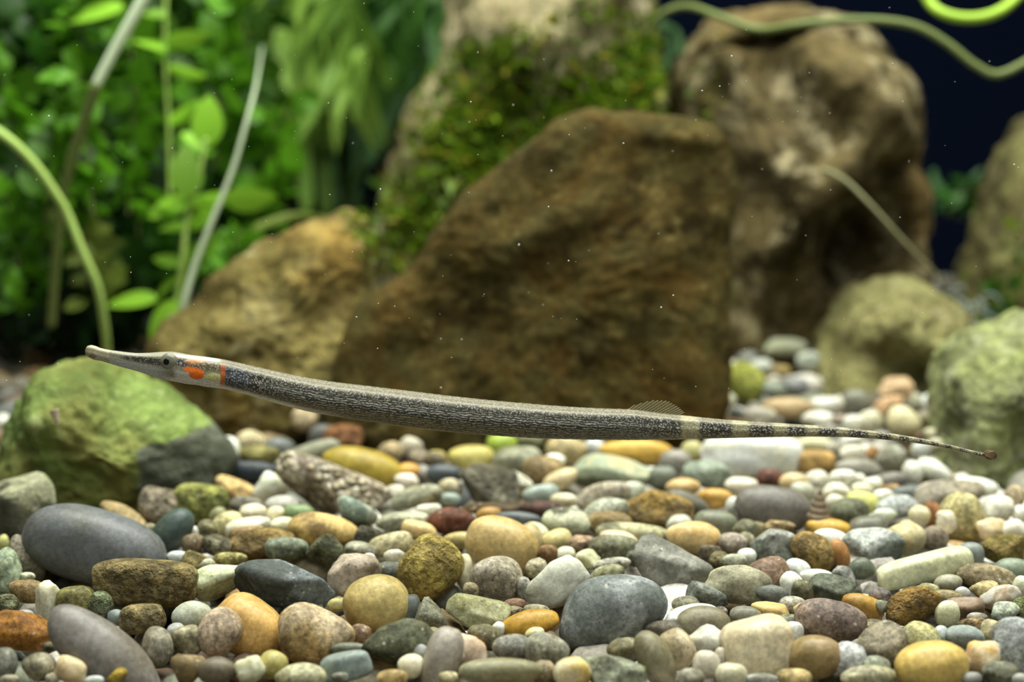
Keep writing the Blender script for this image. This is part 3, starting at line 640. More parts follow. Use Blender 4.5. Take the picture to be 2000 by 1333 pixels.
(1382,1167,38.8,24.8,12,'grain','ang',(.33,.365,.335),None,'stone','pale slate green stone just below and left of the cracked grey cream stone',0),
(1340,1181,26.8,15.2,0,'grain','round',(.41,.39,.3),None,'pebble','grey khaki pebble just above the thin white shell like stone',0),
(1508,1163,30.8,19.2,10,'veinlight','ang',(.2,.21,.19),(.6,.6,.56),'stone','black stone striped with white',0),
(1352,1202,48.8,20.0,-8,'quartz','round',(.78,.78,.77),None,'stone','thin white shell like stone',0),
(1312,1216,19.2,18.0,-30,'quartz','ang',(.72,.75,.78),None,'stone','bluish white shard just below and left of the thin white shell like stone',0),
(1374,1217,51.2,30.4,0,'plain','round',(.26,.235,.17),None,'pebble','brown grey dome shaped pebble',0),
(1456,1203,29.6,17.6,0,'plain','round',(.28,.27,.225),None,'pebble','grey flat topped pebble just left of the orange and cream flat stone',0),
(1506,1194,38.8,15.2,10,'quartz','ang',(.68,.5,.22),(.75,.7,.55),'stone','orange and cream flat stone',0),
(1572,1195,20.0,17.6,-25,'quartz','lump',(.64,.52,.32),None,'pebble','small honey coloured lumpy pebble just above and left of the large reddish brown oval pebble',0),
(1548,1183,24.8,16.8,0,'grain','round',(.52,.5,.43),None,'pebble','light grey pebble just above and right of the orange and cream flat stone',0),
(1624,1213,68.0,38.4,8,'grain','round',(.3,.225,.18),(.2,.15,.12),'pebble','large reddish brown oval pebble',0),
(1480,1265,64.8,55.2,-8,'quartz','box',(.74,.65,.48),(.55,.45,.27),'stone','big cream white blocky stone with pits near the bottom',0),
(1592,1285,52.8,40.8,6,'plain','round',(.31,.23,.11),(.4,.28,.16),'pebble','olive brown smooth round pebble near the bottom',0),
(1380,1253,40.8,29.6,-10,'quartz','lump',(.54,.52,.47),None,'pebble','translucent grey quartz pebble',0),
(1380,1299,26.4,26.4,0,'quartz','round',(.58,.53,.45),None,'pebble','translucent beige pebble just below the translucent grey quartz',0),
(1322,1269,34.4,37.6,-22,'patch','round',(.4,.33,.21),(.6,.5,.33),'pebble','tan brown pebble with pale blotches',0),
(1428,1321,29.6,24.8,0,'quartz','round',(.57,.54,.42),None,'pebble','pale cream pebble at the bottom edge',0),
(1280,1289,32.8,56.8,-32,'plain','round',(.26,.235,.16),None,'pebble','tall brown grey oblong pebble leaning left',0),
(1550,1235,19.2,19.2,0,'quartz','round',(.64,.66,.66),None,'pebble','small bluish white pebble just above and right of the big cream white blocky stone',0),
(1538,1213,22.8,12.0,0,'grain','round',(.38,.39,.29),None,'pebble','small soft green pebble just below and right of the orange and cream flat stone',0),
(1420,1260,9.6,11.2,0,'quartz','round',(.7,.73,.75),None,'pebble','tiny icy pebble just left of the big cream white blocky stone',0),
(1552,1325,32.8,16.8,0,'grain','round',(.55,.43,.22),None,'pebble','golden tan pebble at the bottom edge',0),
(1488,1328,31.2,11.2,0,'grain','round',(.42,.43,.42),None,'pebble','flat ash grey pebble at the bottom edge',0),
(1352,1325,23.2,17.6,0,'grain','round',(.42,.4,.33),None,'pebble','small drab grey pebble just below and right of the pale blotched tan pebble',0),
(1296,1232,36.0,18.0,0,'grain','round',(.15,.13,.1),None,'pebble','blackish brown pebble just above and left of the pale blotched tan pebble',0),
(1408,1194,12.8,8.8,0,'pit','round',(.5,.44,.38),None,'pebble','tiny speckled pink pebble just above and right of the brown grey dome pebble',0),
(1408,1284,12.0,18.0,0,'quartz','round',(.55,.5,.42),None,'pebble','small translucent amber grey pebble just below and right of the translucent grey quartz',0),
(1480,1036,16.0,16.0,0,'grain','round',(.46,.4,.25),None,'pebble','small khaki yellow pebble just below and left of the large brownish grey pebble',0),
(1456,1056,16.8,16.0,0,'grain','round',(.44,.41,.3),None,'pebble','tiny khaki pebble just left of the dark speckled granite stone',0),
(1880,1013,44.8,48.8,5,'grain','round',(.56,.5,.28),None,'stone','large round pale yellow stone on the right',0),
(1849,1021,20.0,22.4,0,'quartz','lump',(.66,.6,.48),None,'stone','small crystal lump stuck against the pale yellow stone just right of the brick red pebble',0),
(1820,1007,17.6,25.6,8,'grain','round',(.39,.18,.07),None,'pebble','brick red upright pebble',0),
(1796,1008,20.0,20.0,0,'quartz','round',(.68,.63,.47),None,'pebble','small cream coloured pebble just left of the brick red pebble',0),
(1854,965,66.4,25.6,-4,'grain','round',(.52,.47,.41),None,'pebble','long lavender beige oval pebble',0),
(1906,952,43.2,18.4,8,'quartz','round',(.74,.74,.7),None,'pebble','long white pebble behind the lavender beige one',0),
(1950,997,27.2,25.6,0,'quartz','lump',(.75,.73,.66),None,'pebble','plump white pebble in the gravel',0),
(1982,970,20.0,20.8,0,'grain','round',(.62,.52,.4),None,'pebble','pinkish tan pebble at the right edge',0),
(1992,1005,14.4,16.8,0,'quartz','round',(.72,.73,.7),None,'pebble','small white pebble at the right edge',0),
(1936,1033,28.8,20.8,0,'quartz','lump',(.7,.58,.4),None,'pebble','cream orange lumpy pebble just right of the large round pale yellow stone',0),
(1982,1037,24.8,20.8,0,'quartz','lump',(.73,.71,.65),None,'pebble','white lumpy pebble by the right edge',0),
(1960,1073,44.8,27.2,-5,'pit','ang',(.19,.14,.04),(.34,.28,.06),'stone','dark brown mossy crumbly stone near the right edge',0),
(1896,1083,24.8,22.4,0,'plain','round',(.28,.315,.305),None,'pebble','blue grey pebble just above and right of the long pale green bone shaped stone',0),
(1976,1115,34.4,23.2,5,'plain','round',(.25,.29,.23),None,'pebble','dark sage green pebble at the right edge',0),
(1928,1127,56.8,23.2,12,'grain','round',(.37,.31,.21),None,'pebble','long tan brown pebble',0),
(1806,1111,96.0,28.0,-14,'quartzv','box',(.6,.6,.42),(.4,.42,.28),'stone','long pale green bone shaped stone',0),
(1718,1133,40.8,38.4,-20,'vein','ang',(.39,.36,.35),None,'stone','purplish grey knobbly stone',-28),
(1718,1165,20.8,16.0,0,'grain','round',(.32,.28,.29),None,'pebble','small dark purple pebble just below the purplish grey knobbly stone',0),
(1782,1185,52.0,36.0,-12,'pit','lump',(.35,.22,.06),(.16,.1,.03),'stone','rough golden brown crumbly stone',0),
(1850,1201,22.4,26.4,-10,'quartz','round',(.68,.67,.49),None,'pebble','pale cream egg shaped pebble',0),
(1886,1187,35.2,20.0,0,'plain','ang',(.3,.215,.15),None,'stone','flat cocoa brown stone',0),
(1852,1169,27.2,15.2,10,'grain','round',(.41,.35,.21),None,'pebble','small tan pebble just above and left of the flat cocoa brown stone',0),
(1814,1155,20.0,14.4,0,'grain','round',(.51,.48,.3),None,'pebble','small greenish yellow pebble just above and right of the rough golden brown crumbly stone',0),
(1852,1140,26.4,16.8,-5,'plain','round',(.41,.39,.31),None,'pebble','small drab green grey pebble just above and right of the rough golden brown crumbly stone',0),
(1880,1159,14.8,12.0,0,'quartz','round',(.52,.5,.52),None,'pebble','tiny lilac white pebble just above the flat cocoa brown stone',0),
(1922,1153,26.8,17.6,-10,'grain','ang',(.49,.41,.24),None,'stone','sandy brown cracked stone just above and left of the bumpy greyish white quartz',0),
(1956,1167,38.8,23.2,-18,'quartzv','lump',(.56,.52,.48),(.42,.32,.2),'stone','bumpy greyish white quartz stone',0),
(1994,1145,15.2,19.2,0,'quartz','round',(.68,.68,.55),None,'pebble','ivory white pebble at the right edge',0),
(1960,1195,27.2,18.4,0,'grain','ang',(.47,.5,.42),None,'stone','pale greenish grey stone just below the bumpy greyish white quartz',0),
(1995,1187,16.0,20.8,0,'pit','round',(.33,.37,.16),None,'pebble','moss green pebble at the right edge',0),
(1986,1263,43.2,54.0,-5,'grain','round',(.4,.42,.44),None,'pebble','large smooth light grey pebble at the right edge',0),
(1799,1248,36.8,30.4,10,'grain','round',(.5,.47,.24),(.38,.37,.2),'pebble','olive yellow speckled egg shaped pebble',0),
(1884,1245,36.8,21.6,4,'veinlight','round',(.31,.36,.33),(.2,.23,.25),'pebble','blue green mottled oval pebble',0),
(1840,1241,16.8,17.6,0,'quartz','round',(.46,.51,.56),None,'pebble','small light blue pebble just right of the olive yellow egg pebble',0),
(1918,1287,33.6,34.4,10,'quartz','lump',(.7,.64,.5),(.66,.4,.12),'pebble','cream pebble with orange spots',0),
(1936,1237,20.8,24.8,0,'grain','round',(.54,.47,.3),None,'pebble','sandy yellow pebble just above and left of the large light grey pebble',0),
(1900,1223,29.6,15.2,0,'pit','lump',(.42,.31,.17),None,'stone','small brown mottled stone just above the blue green oval pebble',0),
(1908,1207,19.2,9.6,0,'grain','round',(.4,.38,.36),None,'pebble','tiny flat grey pebble just below and right of the flat cocoa brown stone',0),
(1820,1303,67.2,46.4,-10,'plain','round',(.62,.45,.16),(.5,.33,.08),'pebble','large golden yellow pebble at the bottom edge',0),
(1724,1259,46.4,42.4,5,'grain','ang',(.26,.225,.165),None,'pebble','dark taupe brown angular pebble',0),
(1706,1223,19.2,12.8,0,'pit','round',(.43,.38,.27),None,'pebble','small sandy speckled pebble just above and left of the dark taupe brown pebble',0),
(1660,1291,32.0,34.4,10,'grain','round',(.38,.4,.39),(.55,.56,.54),'pebble','light grey granite pebble',0),
(1710,1305,27.2,22.4,0,'grain','round',(.3,.31,.25),None,'pebble','greenish grey pebble just above and right of the wide khaki cream pebble',0),
(1696,1323,51.2,20.8,-6,'grain','round',(.49,.46,.33),None,'pebble','wide khaki cream pebble at the bottom edge',0),
(1898,1326,19.2,12.0,0,'plain','round',(.33,.33,.33),None,'pebble','small dark grey pebble at the bottom edge',0),
(1952,1317,32.8,22.4,0,'grain','ang',(.21,.21,.155),None,'stone','dark speckled olive stone at the bottom edge',0),
(1993,1329,16.8,12.8,0,'plain','round',(.38,.38,.36),None,'pebble','small grey pebble in the bottom right corner',0),
(1724,1185,13.6,11.2,0,'grain','round',(.36,.38,.33),None,'pebble','tiny soft grey pebble just right of the orange brown pebble behind the reddish oval',0),
(1776,1051,36.8,32.8,0,'quartz','lump',(.66,.62,.46),(.5,.42,.22),'stone','lumpy cream crystal stone',0),
(1740,1049,23.2,16.8,0,'grain','round',(.52,.46,.3),None,'pebble','small sandy pebble just above and right of the large green grey granite stone',0),
(1826,1051,24.8,22.8,0,'grain','round',(.37,.31,.26),None,'pebble','pinkish brown pebble just right of the lumpy cream crystal stone',0),
(1706,1067,55.2,32.8,3,'grain','ang',(.19,.22,.195),(.42,.44,.4),'stone','large green grey granite stone with white specks',0),
(1682,1111,24.8,20.8,0,'plain','round',(.165,.185,.145),None,'pebble','dark bottle green pebble just above and left of the purplish grey knobbly stone',0),
(1696,1031,36.8,21.6,-5,'plain','round',(.2,.195,.16),None,'pebble','dark grey oval pebble just above the large green grey granite stone',0),
(1754,993,38.8,25.6,5,'grain','ang',(.46,.49,.5),None,'pebble','blue grey lumpy pebble',0),
(1686,982,32.8,20.0,10,'plain','round',(.62,.62,.24),None,'pebble','pale lime yellow pebble',0),
(1725,969,19.2,12.0,0,'quartz','round',(.74,.74,.71),None,'pebble','small blurred white pebble just above and left of the blue grey lumpy pebble',0),
(1728,1006,23.2,12.0,0,'quartz','round',(.56,.58,.54),None,'pebble','small grey white pebble just below and left of the blue grey lumpy pebble',0),
(1740,957,19.2,10.8,0,'grain','round',(.52,.34,.18),None,'pebble','small rusty tan pebble just above the blue grey lumpy pebble',0),
(1744,938,26.0,15.2,0,'plain','round',(.26,.24,.22),None,'pebble','dark mauve grey pebble just below the light grey rounded pebble',0),
(1769,964,27.2,13.6,0,'plain','round',(.16,.18,.18),None,'pebble','dark green black pebble just above the blue grey lumpy pebble',0),
(1676,915,43.2,16.8,3,'plain','round',(.33,.31,.27),None,'pebble','flat grey brown pebble under the tail tip',0),
(1740,897,29.6,26.4,-10,'grain','round',(.46,.46,.41),None,'pebble','light grey rounded pebble under the tail tip',0),
(1782,925,19.2,24.0,0,'quartz','round',(.62,.64,.65),None,'pebble','pale blue white upright pebble just left of the white sloping pebble',0),
(1825,921,36.0,18.4,32,'quartz','round',(.74,.74,.68),None,'pebble','white sloping pebble in the gravel',0),
(1704,947,18.4,14.0,0,'quartz','round',(.76,.75,.7),None,'pebble','small round white pebble just below and right of the flat grey brown pebble',0),
(1646,934,24.0,16.0,0,'quartz','round',(.75,.73,.68),None,'pebble','white oval pebble just below and left of the flat grey brown pebble',0),
(1596,936,23.2,16.8,0,'quartz','round',(.62,.6,.52),None,'pebble','greyish cream pebble just below the caramel brown pebble',0),
(1550,943,27.2,18.4,0,'plain','round',(.68,.53,.33),None,'pebble','peach coloured pebble in the gravel',0),
(1567,959,21.6,16.0,0,'quartz','round',(.53,.54,.48),None,'pebble','pale greenish white pebble just below and right of the peach coloured pebble',0),
(1634,961,26.4,17.6,0,'quartz','lump',(.7,.66,.58),None,'pebble','cream white round pebble just above and left of the pale lime yellow pebble',0),
(1676,935,13.6,9.6,0,'quartz','round',(.74,.74,.72),None,'pebble','tiny snow white pebble just below the flat grey brown pebble',0),
(1632,981,18.4,14.4,0,'quartz','round',(.66,.62,.54),None,'pebble','small dull white pebble just left of the pale lime yellow pebble',0),
(1666,887,24.0,16.8,0,'quartz','round',(.67,.64,.57),None,'pebble','blurred cream white pebble just above the flat grey brown pebble',0),
(1706,886,13.6,13.6,0,'grain','round',(.56,.33,.15),None,'pebble','small orange brown pebble just left of the light grey rounded pebble',0),
(1640,877,24.0,12.8,0,'grain','round',(.45,.42,.36),None,'pebble','grey taupe pebble behind the tail just above and right of the caramel brown pebble',0),
(1798,882,17.6,19.2,0,'quartz','round',(.5,.52,.5),None,'pebble','pale grey green pebble just above and left of the white sloping pebble',0),
(1684,956,20.0,12.0,0,'quartz','round',(.7,.66,.5),None,'pebble','tiny cream white pebble just above the pale lime yellow pebble',0),
(1828,872,16.0,15.2,0,'quartz','round',(.55,.52,.4),None,'pebble','small pale khaki pebble just above the white sloping pebble',0),
(1685,1187,40.8,24.0,15,'plain','round',(.5,.31,.08),(.36,.2,.05),'pebble','glossy orange brown pebble',-10),
(1454,747,41.4,36.2,25,'pit','round',(.42,.45,.08),(.3,.3,.07),'stone','bright yellow green algae covered stone beside the big slab',0),
(1405,784,30.4,19.0,0,'quartz','round',(.68,.68,.55),None,'pebble','cream white pebble just below and left of the bright yellow green stone',0),
(1535,797,47.6,19.0,2,'plain','round',(.62,.46,.28),None,'pebble','long peach tan pebble behind the tail',0),
(1398,804,28.3,14.5,0,'grain','round',(.54,.5,.4),None,'pebble','greyish cream flat pebble just below and left of the bright yellow green stone',0),
(1438,808,13.1,10.4,0,'plain','round',(.11,.12,.11),None,'pebble','tiny black pebble just below the bright yellow green stone',0),
(1483,810,31.7,13.1,0,'quartz','round',(.66,.61,.54),None,'pebble','cream pink pebble just below and left of the long peach tan pebble',0),
(1614,791,33.8,15.2,0,'quartz','round',(.68,.66,.64),None,'pebble','pale lilac white pebble just left of the smooth grey pebble',0),
(1674,785,30.4,22.1,0,'plain','round',(.28,.28,.25),None,'pebble','smooth grey pebble below the beige rock',0),
(1750,762,33.5,24.2,-5,'grain','ang',(.66,.47,.3),None,'stone','salmon orange stone in front of the beige rock',0),
(1736,793,27.6,16.6,-20,'grain','ang',(.62,.41,.24),None,'pebble','orange pink pebble just below the salmon orange stone',0),
(1826,789,24.2,19.3,0,'quartz','round',(.77,.8,.85),None,'pebble','bright bluish white pebble between the two right rocks',0),
(1766,824,31.7,26.2,25,'quartz','round',(.75,.69,.5),None,'pebble','large ivory white pebble behind the tail',0),
(1598,818,31.1,14.5,0,'quartz','round',(.78,.76,.7),None,'pebble','snow white oval pebble just below and right of the long peach tan pebble',0),
(1667,827,20.0,15.2,0,'quartz','round',(.76,.77,.78),None,'pebble','bright white pebble just below the smooth grey pebble',0),
(1700,824,23.5,21.4,0,'quartz','round',(.57,.54,.42),None,'pebble','greyish yellow pebble just below and right of the smooth grey pebble',0),
(1816,818,29.0,16.6,0,'plain','round',(.36,.33,.25),None,'pebble','brown grey flat pebble just below the bright bluish white pebble',0),
(1823,849,18.6,11.7,0,'quartz','round',(.6,.57,.42),None,'pebble','small pale cream pebble just below and right of the large ivory white pebble',0),
(1640,822,16.6,11.7,0,'plain','round',(.4,.33,.28),None,'pebble','small mauve brown pebble just below and left of the smooth grey pebble',0),
(1535,680,40.7,17.9,0,'quartz','ang',(.48,.5,.39),None,'stone','pale mint flat stone in the shade of the rear rock',0),
(1607,654,37.3,20.7,0,'plain','round',(.39,.34,.29),None,'pebble','pinkish grey pebble at the foot of the rear rock',0),
(1554,756,25.5,17.9,0,'plain','round',(.24,.24,.25),None,'pebble','dark blue grey pebble just above the long peach tan pebble',0),
(1578,704,21.4,16.6,0,'quartz','round',(.42,.47,.44),None,'pebble','pale teal pebble just below and right of the pale mint flat stone',0),
(1485,718,22.1,15.9,0,'quartz','round',(.42,.44,.42),None,'pebble','grey white pebble just above and right of the bright yellow green stone',0),
(1528,725,17.9,11.0,0,'plain','round',(.32,.24,.09),None,'pebble','small golden brown pebble just right of the bright yellow green stone',0),
(1512,763,22.1,17.3,0,'plain','round',(.3,.35,.3),None,'pebble','dull teal pebble just right of the bright yellow green stone',0),
(1460,704,21.4,17.3,0,'plain','round',(.22,.23,.22),None,'pebble','dark grey pebble just above the bright yellow green stone',0),
(1790,788,13.8,19.3,0,'grain','round',(.42,.41,.33),None,'pebble','grey khaki upright pebble just above and right of the large ivory white pebble',0),
(1588,870,40.0,14.5,0,'quartz','round',(.62,.59,.42),None,'pebble','pale straw pebble just above the caramel brown pebble',0),
(1664,860,22.1,13.1,0,'quartz','round',(.7,.7,.66),None,'pebble','white flat pebble above and right of the caramel brown pebble',0),
(1636,877,22.8,13.1,0,'grain','round',(.44,.41,.36),None,'pebble','small grey brown pebble just above and right of the caramel brown pebble',0),
(5,829,15.8,19.3,0,'quartz','round',(.62,.6,.57),None,'pebble','pale lilac pebble at the left edge behind the green boulder',0),
(5,859,14.0,17.5,0,'grain','round',(.4,.28,.18),None,'pebble','reddish brown pebble at the left edge',0),
(11,908,24.5,31.5,0,'grain','ang',(.3,.24,.14),None,'stone','dark brown stone at the left edge beside the green boulder',0),
]

SUN_RNG = np.random.default_rng(11)
EST = []
for i, (u, v, a, b, rot, kind, shape, c1, c2, nm, label, dv) in enumerate(PEBBLES):
    r_px = math.sqrt(a*b)
    bb = min(b, a) if abs(rot) < 45 else max(a, b)*.8
    d = .3
    for _ in range(6):
        d = ground_depth(u, v+dv, .30*bb*d/F)
    EST.append(d)
# nudge pebbles apart along their own line of sight, so that neighbours do not sink into each other
dep = np.array(EST)
U = np.array([p[0] for p in PEBBLES]); Vv = np.array([p[1] for p in PEBBLES]); A = np.array([p[2] for p in PEBBLES]); B = np.array([p[3] for p in PEBBLES])
RAD = np.sqrt(A*B)
order0 = dep.copy()
for it in range(30):
    push = np.zeros(len(dep))
    for i in range(len(dep)):
        du = (U-U[i]); dv = (Vv-Vv[i])
        near = np.where((np.hypot(du/(A+A[i]), dv/(B+B[i])) < .8) & (np.arange(len(dep)) > i))[0]
        for j in near:
            ov = 1-math.hypot(du[j]/(A[i]+A[j]), dv[j]/(B[i]+B[j]))**2
            need = .72*(RAD[i]*dep[i]+RAD[j]*dep[j])/F*math.sqrt(max(ov, 0))
            gap = dep[j]-dep[i]
            sgn = 1 if order0[j] >= order0[i] else -1
            if sgn*gap < need:
                e = (need-sgn*gap)*.25*sgn
                push[j] += e; push[i] -= e
    dep += np.clip(push, -.002, .002)
    dep += (order0-dep)*.04
for i, (u, v, a, b, rot, kind, shape, c1, c2, nm, label, dv) in enumerate(PEBBLES):
    d = dep[i]
    if max(a, b) < 75: a, b = a*1.07, b*1.07
    big = max(a, b) > 45
    rg = np.random.default_rng(1000+i)
    Vp, T = pebble_shape(shape, rg, 4 if big else 3, kind != 'plain')
    k = d/F
    ca, sa = math.cos(math.radians(-rot)), math.sin(math.radians(-rot))
    thick = .86*min(math.sqrt(a*b), 1.25*min(a, b))
    x = Vp[:, 0]*a*k; y = Vp[:, 1]*b*k; z = Vp[:, 2]*thick*k
    X = x*ca - y*sa; Y = x*sa + y*ca
    W = X[:, None]*RT + Y[:, None]*UP + z[:, None]*FW
    me = mesh_tri(nm, W, T)
    o = link(nm, me, PM[kind], loc=unp(u, v, d))
    tag(o, label, nm, 'pebbles and stones of the gravel bed')
    c1 = np.array(c1)*rg.uniform(.95, 1.05)
    c1 = c1**(1.03 if kind.startswith('quartz') else 1.12)*1.04; lum = c1.mean(); c1 = np.clip(lum + (c1-lum)*(1.0 if c1[0] > c1[2] else .72), .004, 1)*np.array([.985, 1.0, .93])
    o.color = (*np.clip(c1, 0, 1), 1)
    if c2 is None:
        f = {'pit': .38, 'grain': .62, 'plain': .78, 'vein': .45, 'veinlight': 1.6, 'quartz': .86, 'quartzv': .5, 'patch': .5}[kind]
        c2 = np.clip(c1*f*np.array([1.04, 1, .86]), 0, 1)
    o['tint'] = [float(c) for c in c2]

# ---------------------------------------------------------------- loose gravel between them (past the limit: one stuff object)
rg = np.random.default_rng(77)
PAL = np.array([(.46, .44, .36), (.42, .38, .28), (.30, .26, .17), (.22, .21, .17), (.5, .44, .28), (.36, .26, .13), (.17, .18, .16), (.48, .44, .35), (.40, .41, .35), (.5, .33, .14), (.27, .17, .11), (.33, .35, .25)])
tmpl = {n: [pebble_shape(rg.choice(['round', 'round', 'ang', 'lump']), rg, n) for _ in range(10)] for n in (1, 2)}
VV, TT, CC = [], [], []; off = 0
sp = .0068
pts = []
for yy in np.arange(.185, .56, sp):
    hw = .31*yy + .05
    for xx in np.arange(-hw, hw, sp):
        pts.append((xx+rg.uniform(-.4, .4)*sp, yy+rg.uniform(-.4, .4)*sp))
feet = []
for rk in (slab, left, pillar, rear, edge, beige, right, boulder):
    co = np.zeros(len(rk.data.vertices)*3); rk.data.vertices.foreach_get('co', co); co = co.reshape(-1, 3) + np.array(rk.location)
    co = co[co[:, 2] < float(ground(0, np.median(co[:, 1]))) + .02]
    if len(co): feet.append((co[:, 0].min(), co[:, 0].max(), co[:, 1].min(), co[:, 1].max()))
def under_rock(x, y):
    for (x0, x1, y0, y1) in feet:
        if ((x-(x0+x1)/2)/((x1-x0)/2))**4 + ((y-(y0+y1)/2)/((y1-y0)/2))**4 < .75: return True
    return False
for (xx, yy) in pts:
    if under_rock(xx, yy): continue
    r = rg.uniform(.0024, .0047)
    Vp, T = tmpl[2 if yy < .33 else 1][rg.integers(10)]
    q = Matrix.Rotation(rg.uniform(0, 6.28), 3, 'Z') @ Matrix.Rotation(rg.uniform(-.5, .5), 3, 'X')
    sc = np.array([rg.uniform(.9, 1.4), rg.uniform(.8, 1.1), rg.uniform(.6, .9)])*r
    W = (Vp*sc)@np.array(q).T + np.array([xx, yy, float(ground(xx, yy)) - .0043 + rg.uniform(-.0018, .0006)])
    VV.append(W); TT.append(T+off); off += len(W)
    right_bias = .5+.5*np.clip(xx/.07, -1, 1)
    c = PAL[rg.integers(len(PAL))]*rg.uniform(.32, .75)  # tones darkened, putting the shade of the gaps into the colour
    if rg.random() < .35*right_bias: c = np.array((.66, .63, .55))*rg.uniform(.8, 1.1)
    CC.append(np.repeat(c[None], len(W), 0))
gm = mesh_tri('gravel', np.concatenate(VV), np.concatenate(TT)); set_col(gm, np.concatenate(CC))
link('gravel', gm, vcol_material('gravel_mix', .6, 0, .3, .3), kind='stuff')

# ---------------------------------------------------------------- small shells
def shell(name, u, v, d, length, width, rot, c1, c2, label, whorls=5):
    n, m = 70, 24
    V = []
    for i in range(n+1):
        t = i/n
        rad = width*(1-t)**.85*(1+.10*abs(math.sin(math.pi*t*whorls)))
        for j in range(m):
            an = 2*math.pi*j/m
            V.append((rad*math.cos(an), rad*math.sin(an), length*(t-.5) + .02*length*math.sin(an)))
    Fc = [(i*m+j, i*m+(j+1) % m, (i+1)*m+(j+1) % m, (i+1)*m+j) for i in range(n) for j in range(m)]
    Fc.append(tuple(range(m))[::-1])
    V = np.array(V)
    R = np.array(Matrix.Rotation(math.radians(rot), 3, 'Y'))
    V = V@R.T
    me = mesh_np(name, V, Fc)
    t = np.repeat(np.linspace(0, 1, n+1), m)
    f = (.5+.5*np.cos(2*math.pi*t*whorls))[:, None]
    set_col(me, np.array(c1)*f + np.array(c2)*(1-f))
    o = link(name, me, vcol_material(name+'_wall', .5, 0, .2, .2), loc=unp(u, v, d))
    return tag(o, label, 'shell')
shell('conical_shell', 1600, 985, ground_depth(1600, 1010, .002), .0052, .0019, 4, (.25, .19, .12), (.12, .09, .055), 'small pointed brown spiral shell standing on the gravel right of the grey pebble')
shell('snail_shell', 110, 818, .2925, .0031, .0008, 165, (.62, .52, .42), (.42, .32, .22), 'tiny pale pinkish snail shell stuck on the green boulder', 4)

# ---------------------------------------------------------------- plants
def leaf_mesh(name, L, W, curl=.2, fold=.15, nl=10, nw=5, tip=1.0, wav=0.0):
    V, Fc = [], []
    for i in range(nl+1):
        t = i/nl
        wd = W*(math.sin(math.pi*min(1, t*.97+.03)**.8)**.75)*(1-(1-tip)*t)
        for j in range(nw):
            s_ = j/(nw-1)*2-1
            V.append((L*t, wd*s_, -curl*L*t*t + fold*wd*abs(s_) + wav*L*math.sin(9*t)*s_*.2))
    for i in range(nl):
        for j in range(nw-1):
            a0 = i*nw+j; Fc.append((a0, a0+1, a0+nw+1, a0+nw))
    me = mesh_np(name, V, Fc)
    return me
def leaf_material(name, col, col2, trans=.45):
    s = NT(name); tc = s.n('TexCoord').outputs['Object']; oi = s.n('ObjectInfo')
    c = s.mix(s.noise(tc, 160, 3), col, col2)
    hs = s.n('HueSaturation'); s.l(c, hs.inputs['Color']); s.l(s.step(oi.outputs['Random'], 0, 1, .6, 1.25), hs.inputs['Value'])
    return s.out(hs.outputs[0], .45, .3, trans=trans)
def tube_mesh(name, P, R, m=10):
    P = np.asarray(P, float); n = len(P)
    R = np.full(n, R) if np.isscalar(R) else np.asarray(R)
    V = []
    for i in range(n):
        t = P[min(i+1, n-1)]-P[max(i-1, 0)]; t = t/np.linalg.norm(t)
        a = np.cross(t, (0.0, 1.0, .01)); a /= np.linalg.norm(a); b = np.cross(t, a)
        for j in range(m):
            an = 2*math.pi*j/m
            V.append(P[i]+R[i]*(a*math.cos(an)+b*math.sin(an)))
    Fc = [(i*m+j, i*m+(j+1) % m, (i+1)*m+(j+1) % m, (i+1)*m+j) for i in range(n-1) for j in range(m)]
    Fc += [tuple(range(m))[::-1], tuple(range((n-1)*m, n*m))]
    return mesh_np(name, V, Fc)
def spline(pts, n=30):
    P = np.asarray(pts, float); k = len(P)
    out = []
    for i in range(n):
        t = i/(n-1)*(k-1); j = min(int(t), k-2); f = t-j
        p0, p1, p2, p3 = P[max(j-1, 0)], P[j], P[j+1], P[min(j+2, k-1)]
        out.append(.5*((2*p1)+(-p0+p2)*f+(2*p0-5*p1+4*p2-p3)*f*f+(-p0+3*p1-3*p2+p3)*f**3))
    return np.array(out)
def px_curve(pts, n=30):
    """(u, v, depth) control points into a world curve"""
    return np.array([unp(*p) for p in spline(pts, n)])
def basis(rot, tilt, yaw=0.0):
    """leaf axes: its length runs at image angle rot (clockwise), its face is tilted away from the viewer by tilt"""
    r = math.radians(rot)
    Lx = RT*math.cos(r) - UP*math.sin(r)
    Lx = Lx*math.cos(math.radians(yaw)) + FW*math.sin(math.radians(yaw))
    side = np.cross(FW, Lx); side /= np.linalg.norm(side)
    nrm = np.cross(Lx, side)
    if nrm@FW > 0: nrm, side = -nrm, -side
    t = math.radians(tilt)
    s2 = side*math.cos(t) + nrm*math.sin(t); n2 = nrm*math.cos(t) - side*math.sin(t)
    M = np.stack([Lx, s2, n2], 1)
    return Matrix(M.tolist()).to_4x4()
ML_bright = leaf_material('bright_leaf', (.24, .54, .025), (.34, .63, .06), .5)
ML_mid = leaf_material('mid_leaf', (.065, .22, .008), (.15, .37, .018))
ML_deep = leaf_material('deep_leaf', (.02, .085, .006), (.04, .13, .01))
ML_olive = leaf_material('olive_leaf', (.17, .24, .04), (.24, .30, .06))
ML_grass = leaf_material('grass_blade', (.16, .33, .05), (.24, .40, .08))
ML_blue = leaf_material('bluish_blade', (.07, .17, .06), (.11, .22, .08))
MS_pale = plain('pale_stem', (.66, .78, .52), .45)
MS_green = plain('green_stem', (.30, .45, .10), .45)
MS_olive = plain('olive_stem', (.14, .18, .05), .5)

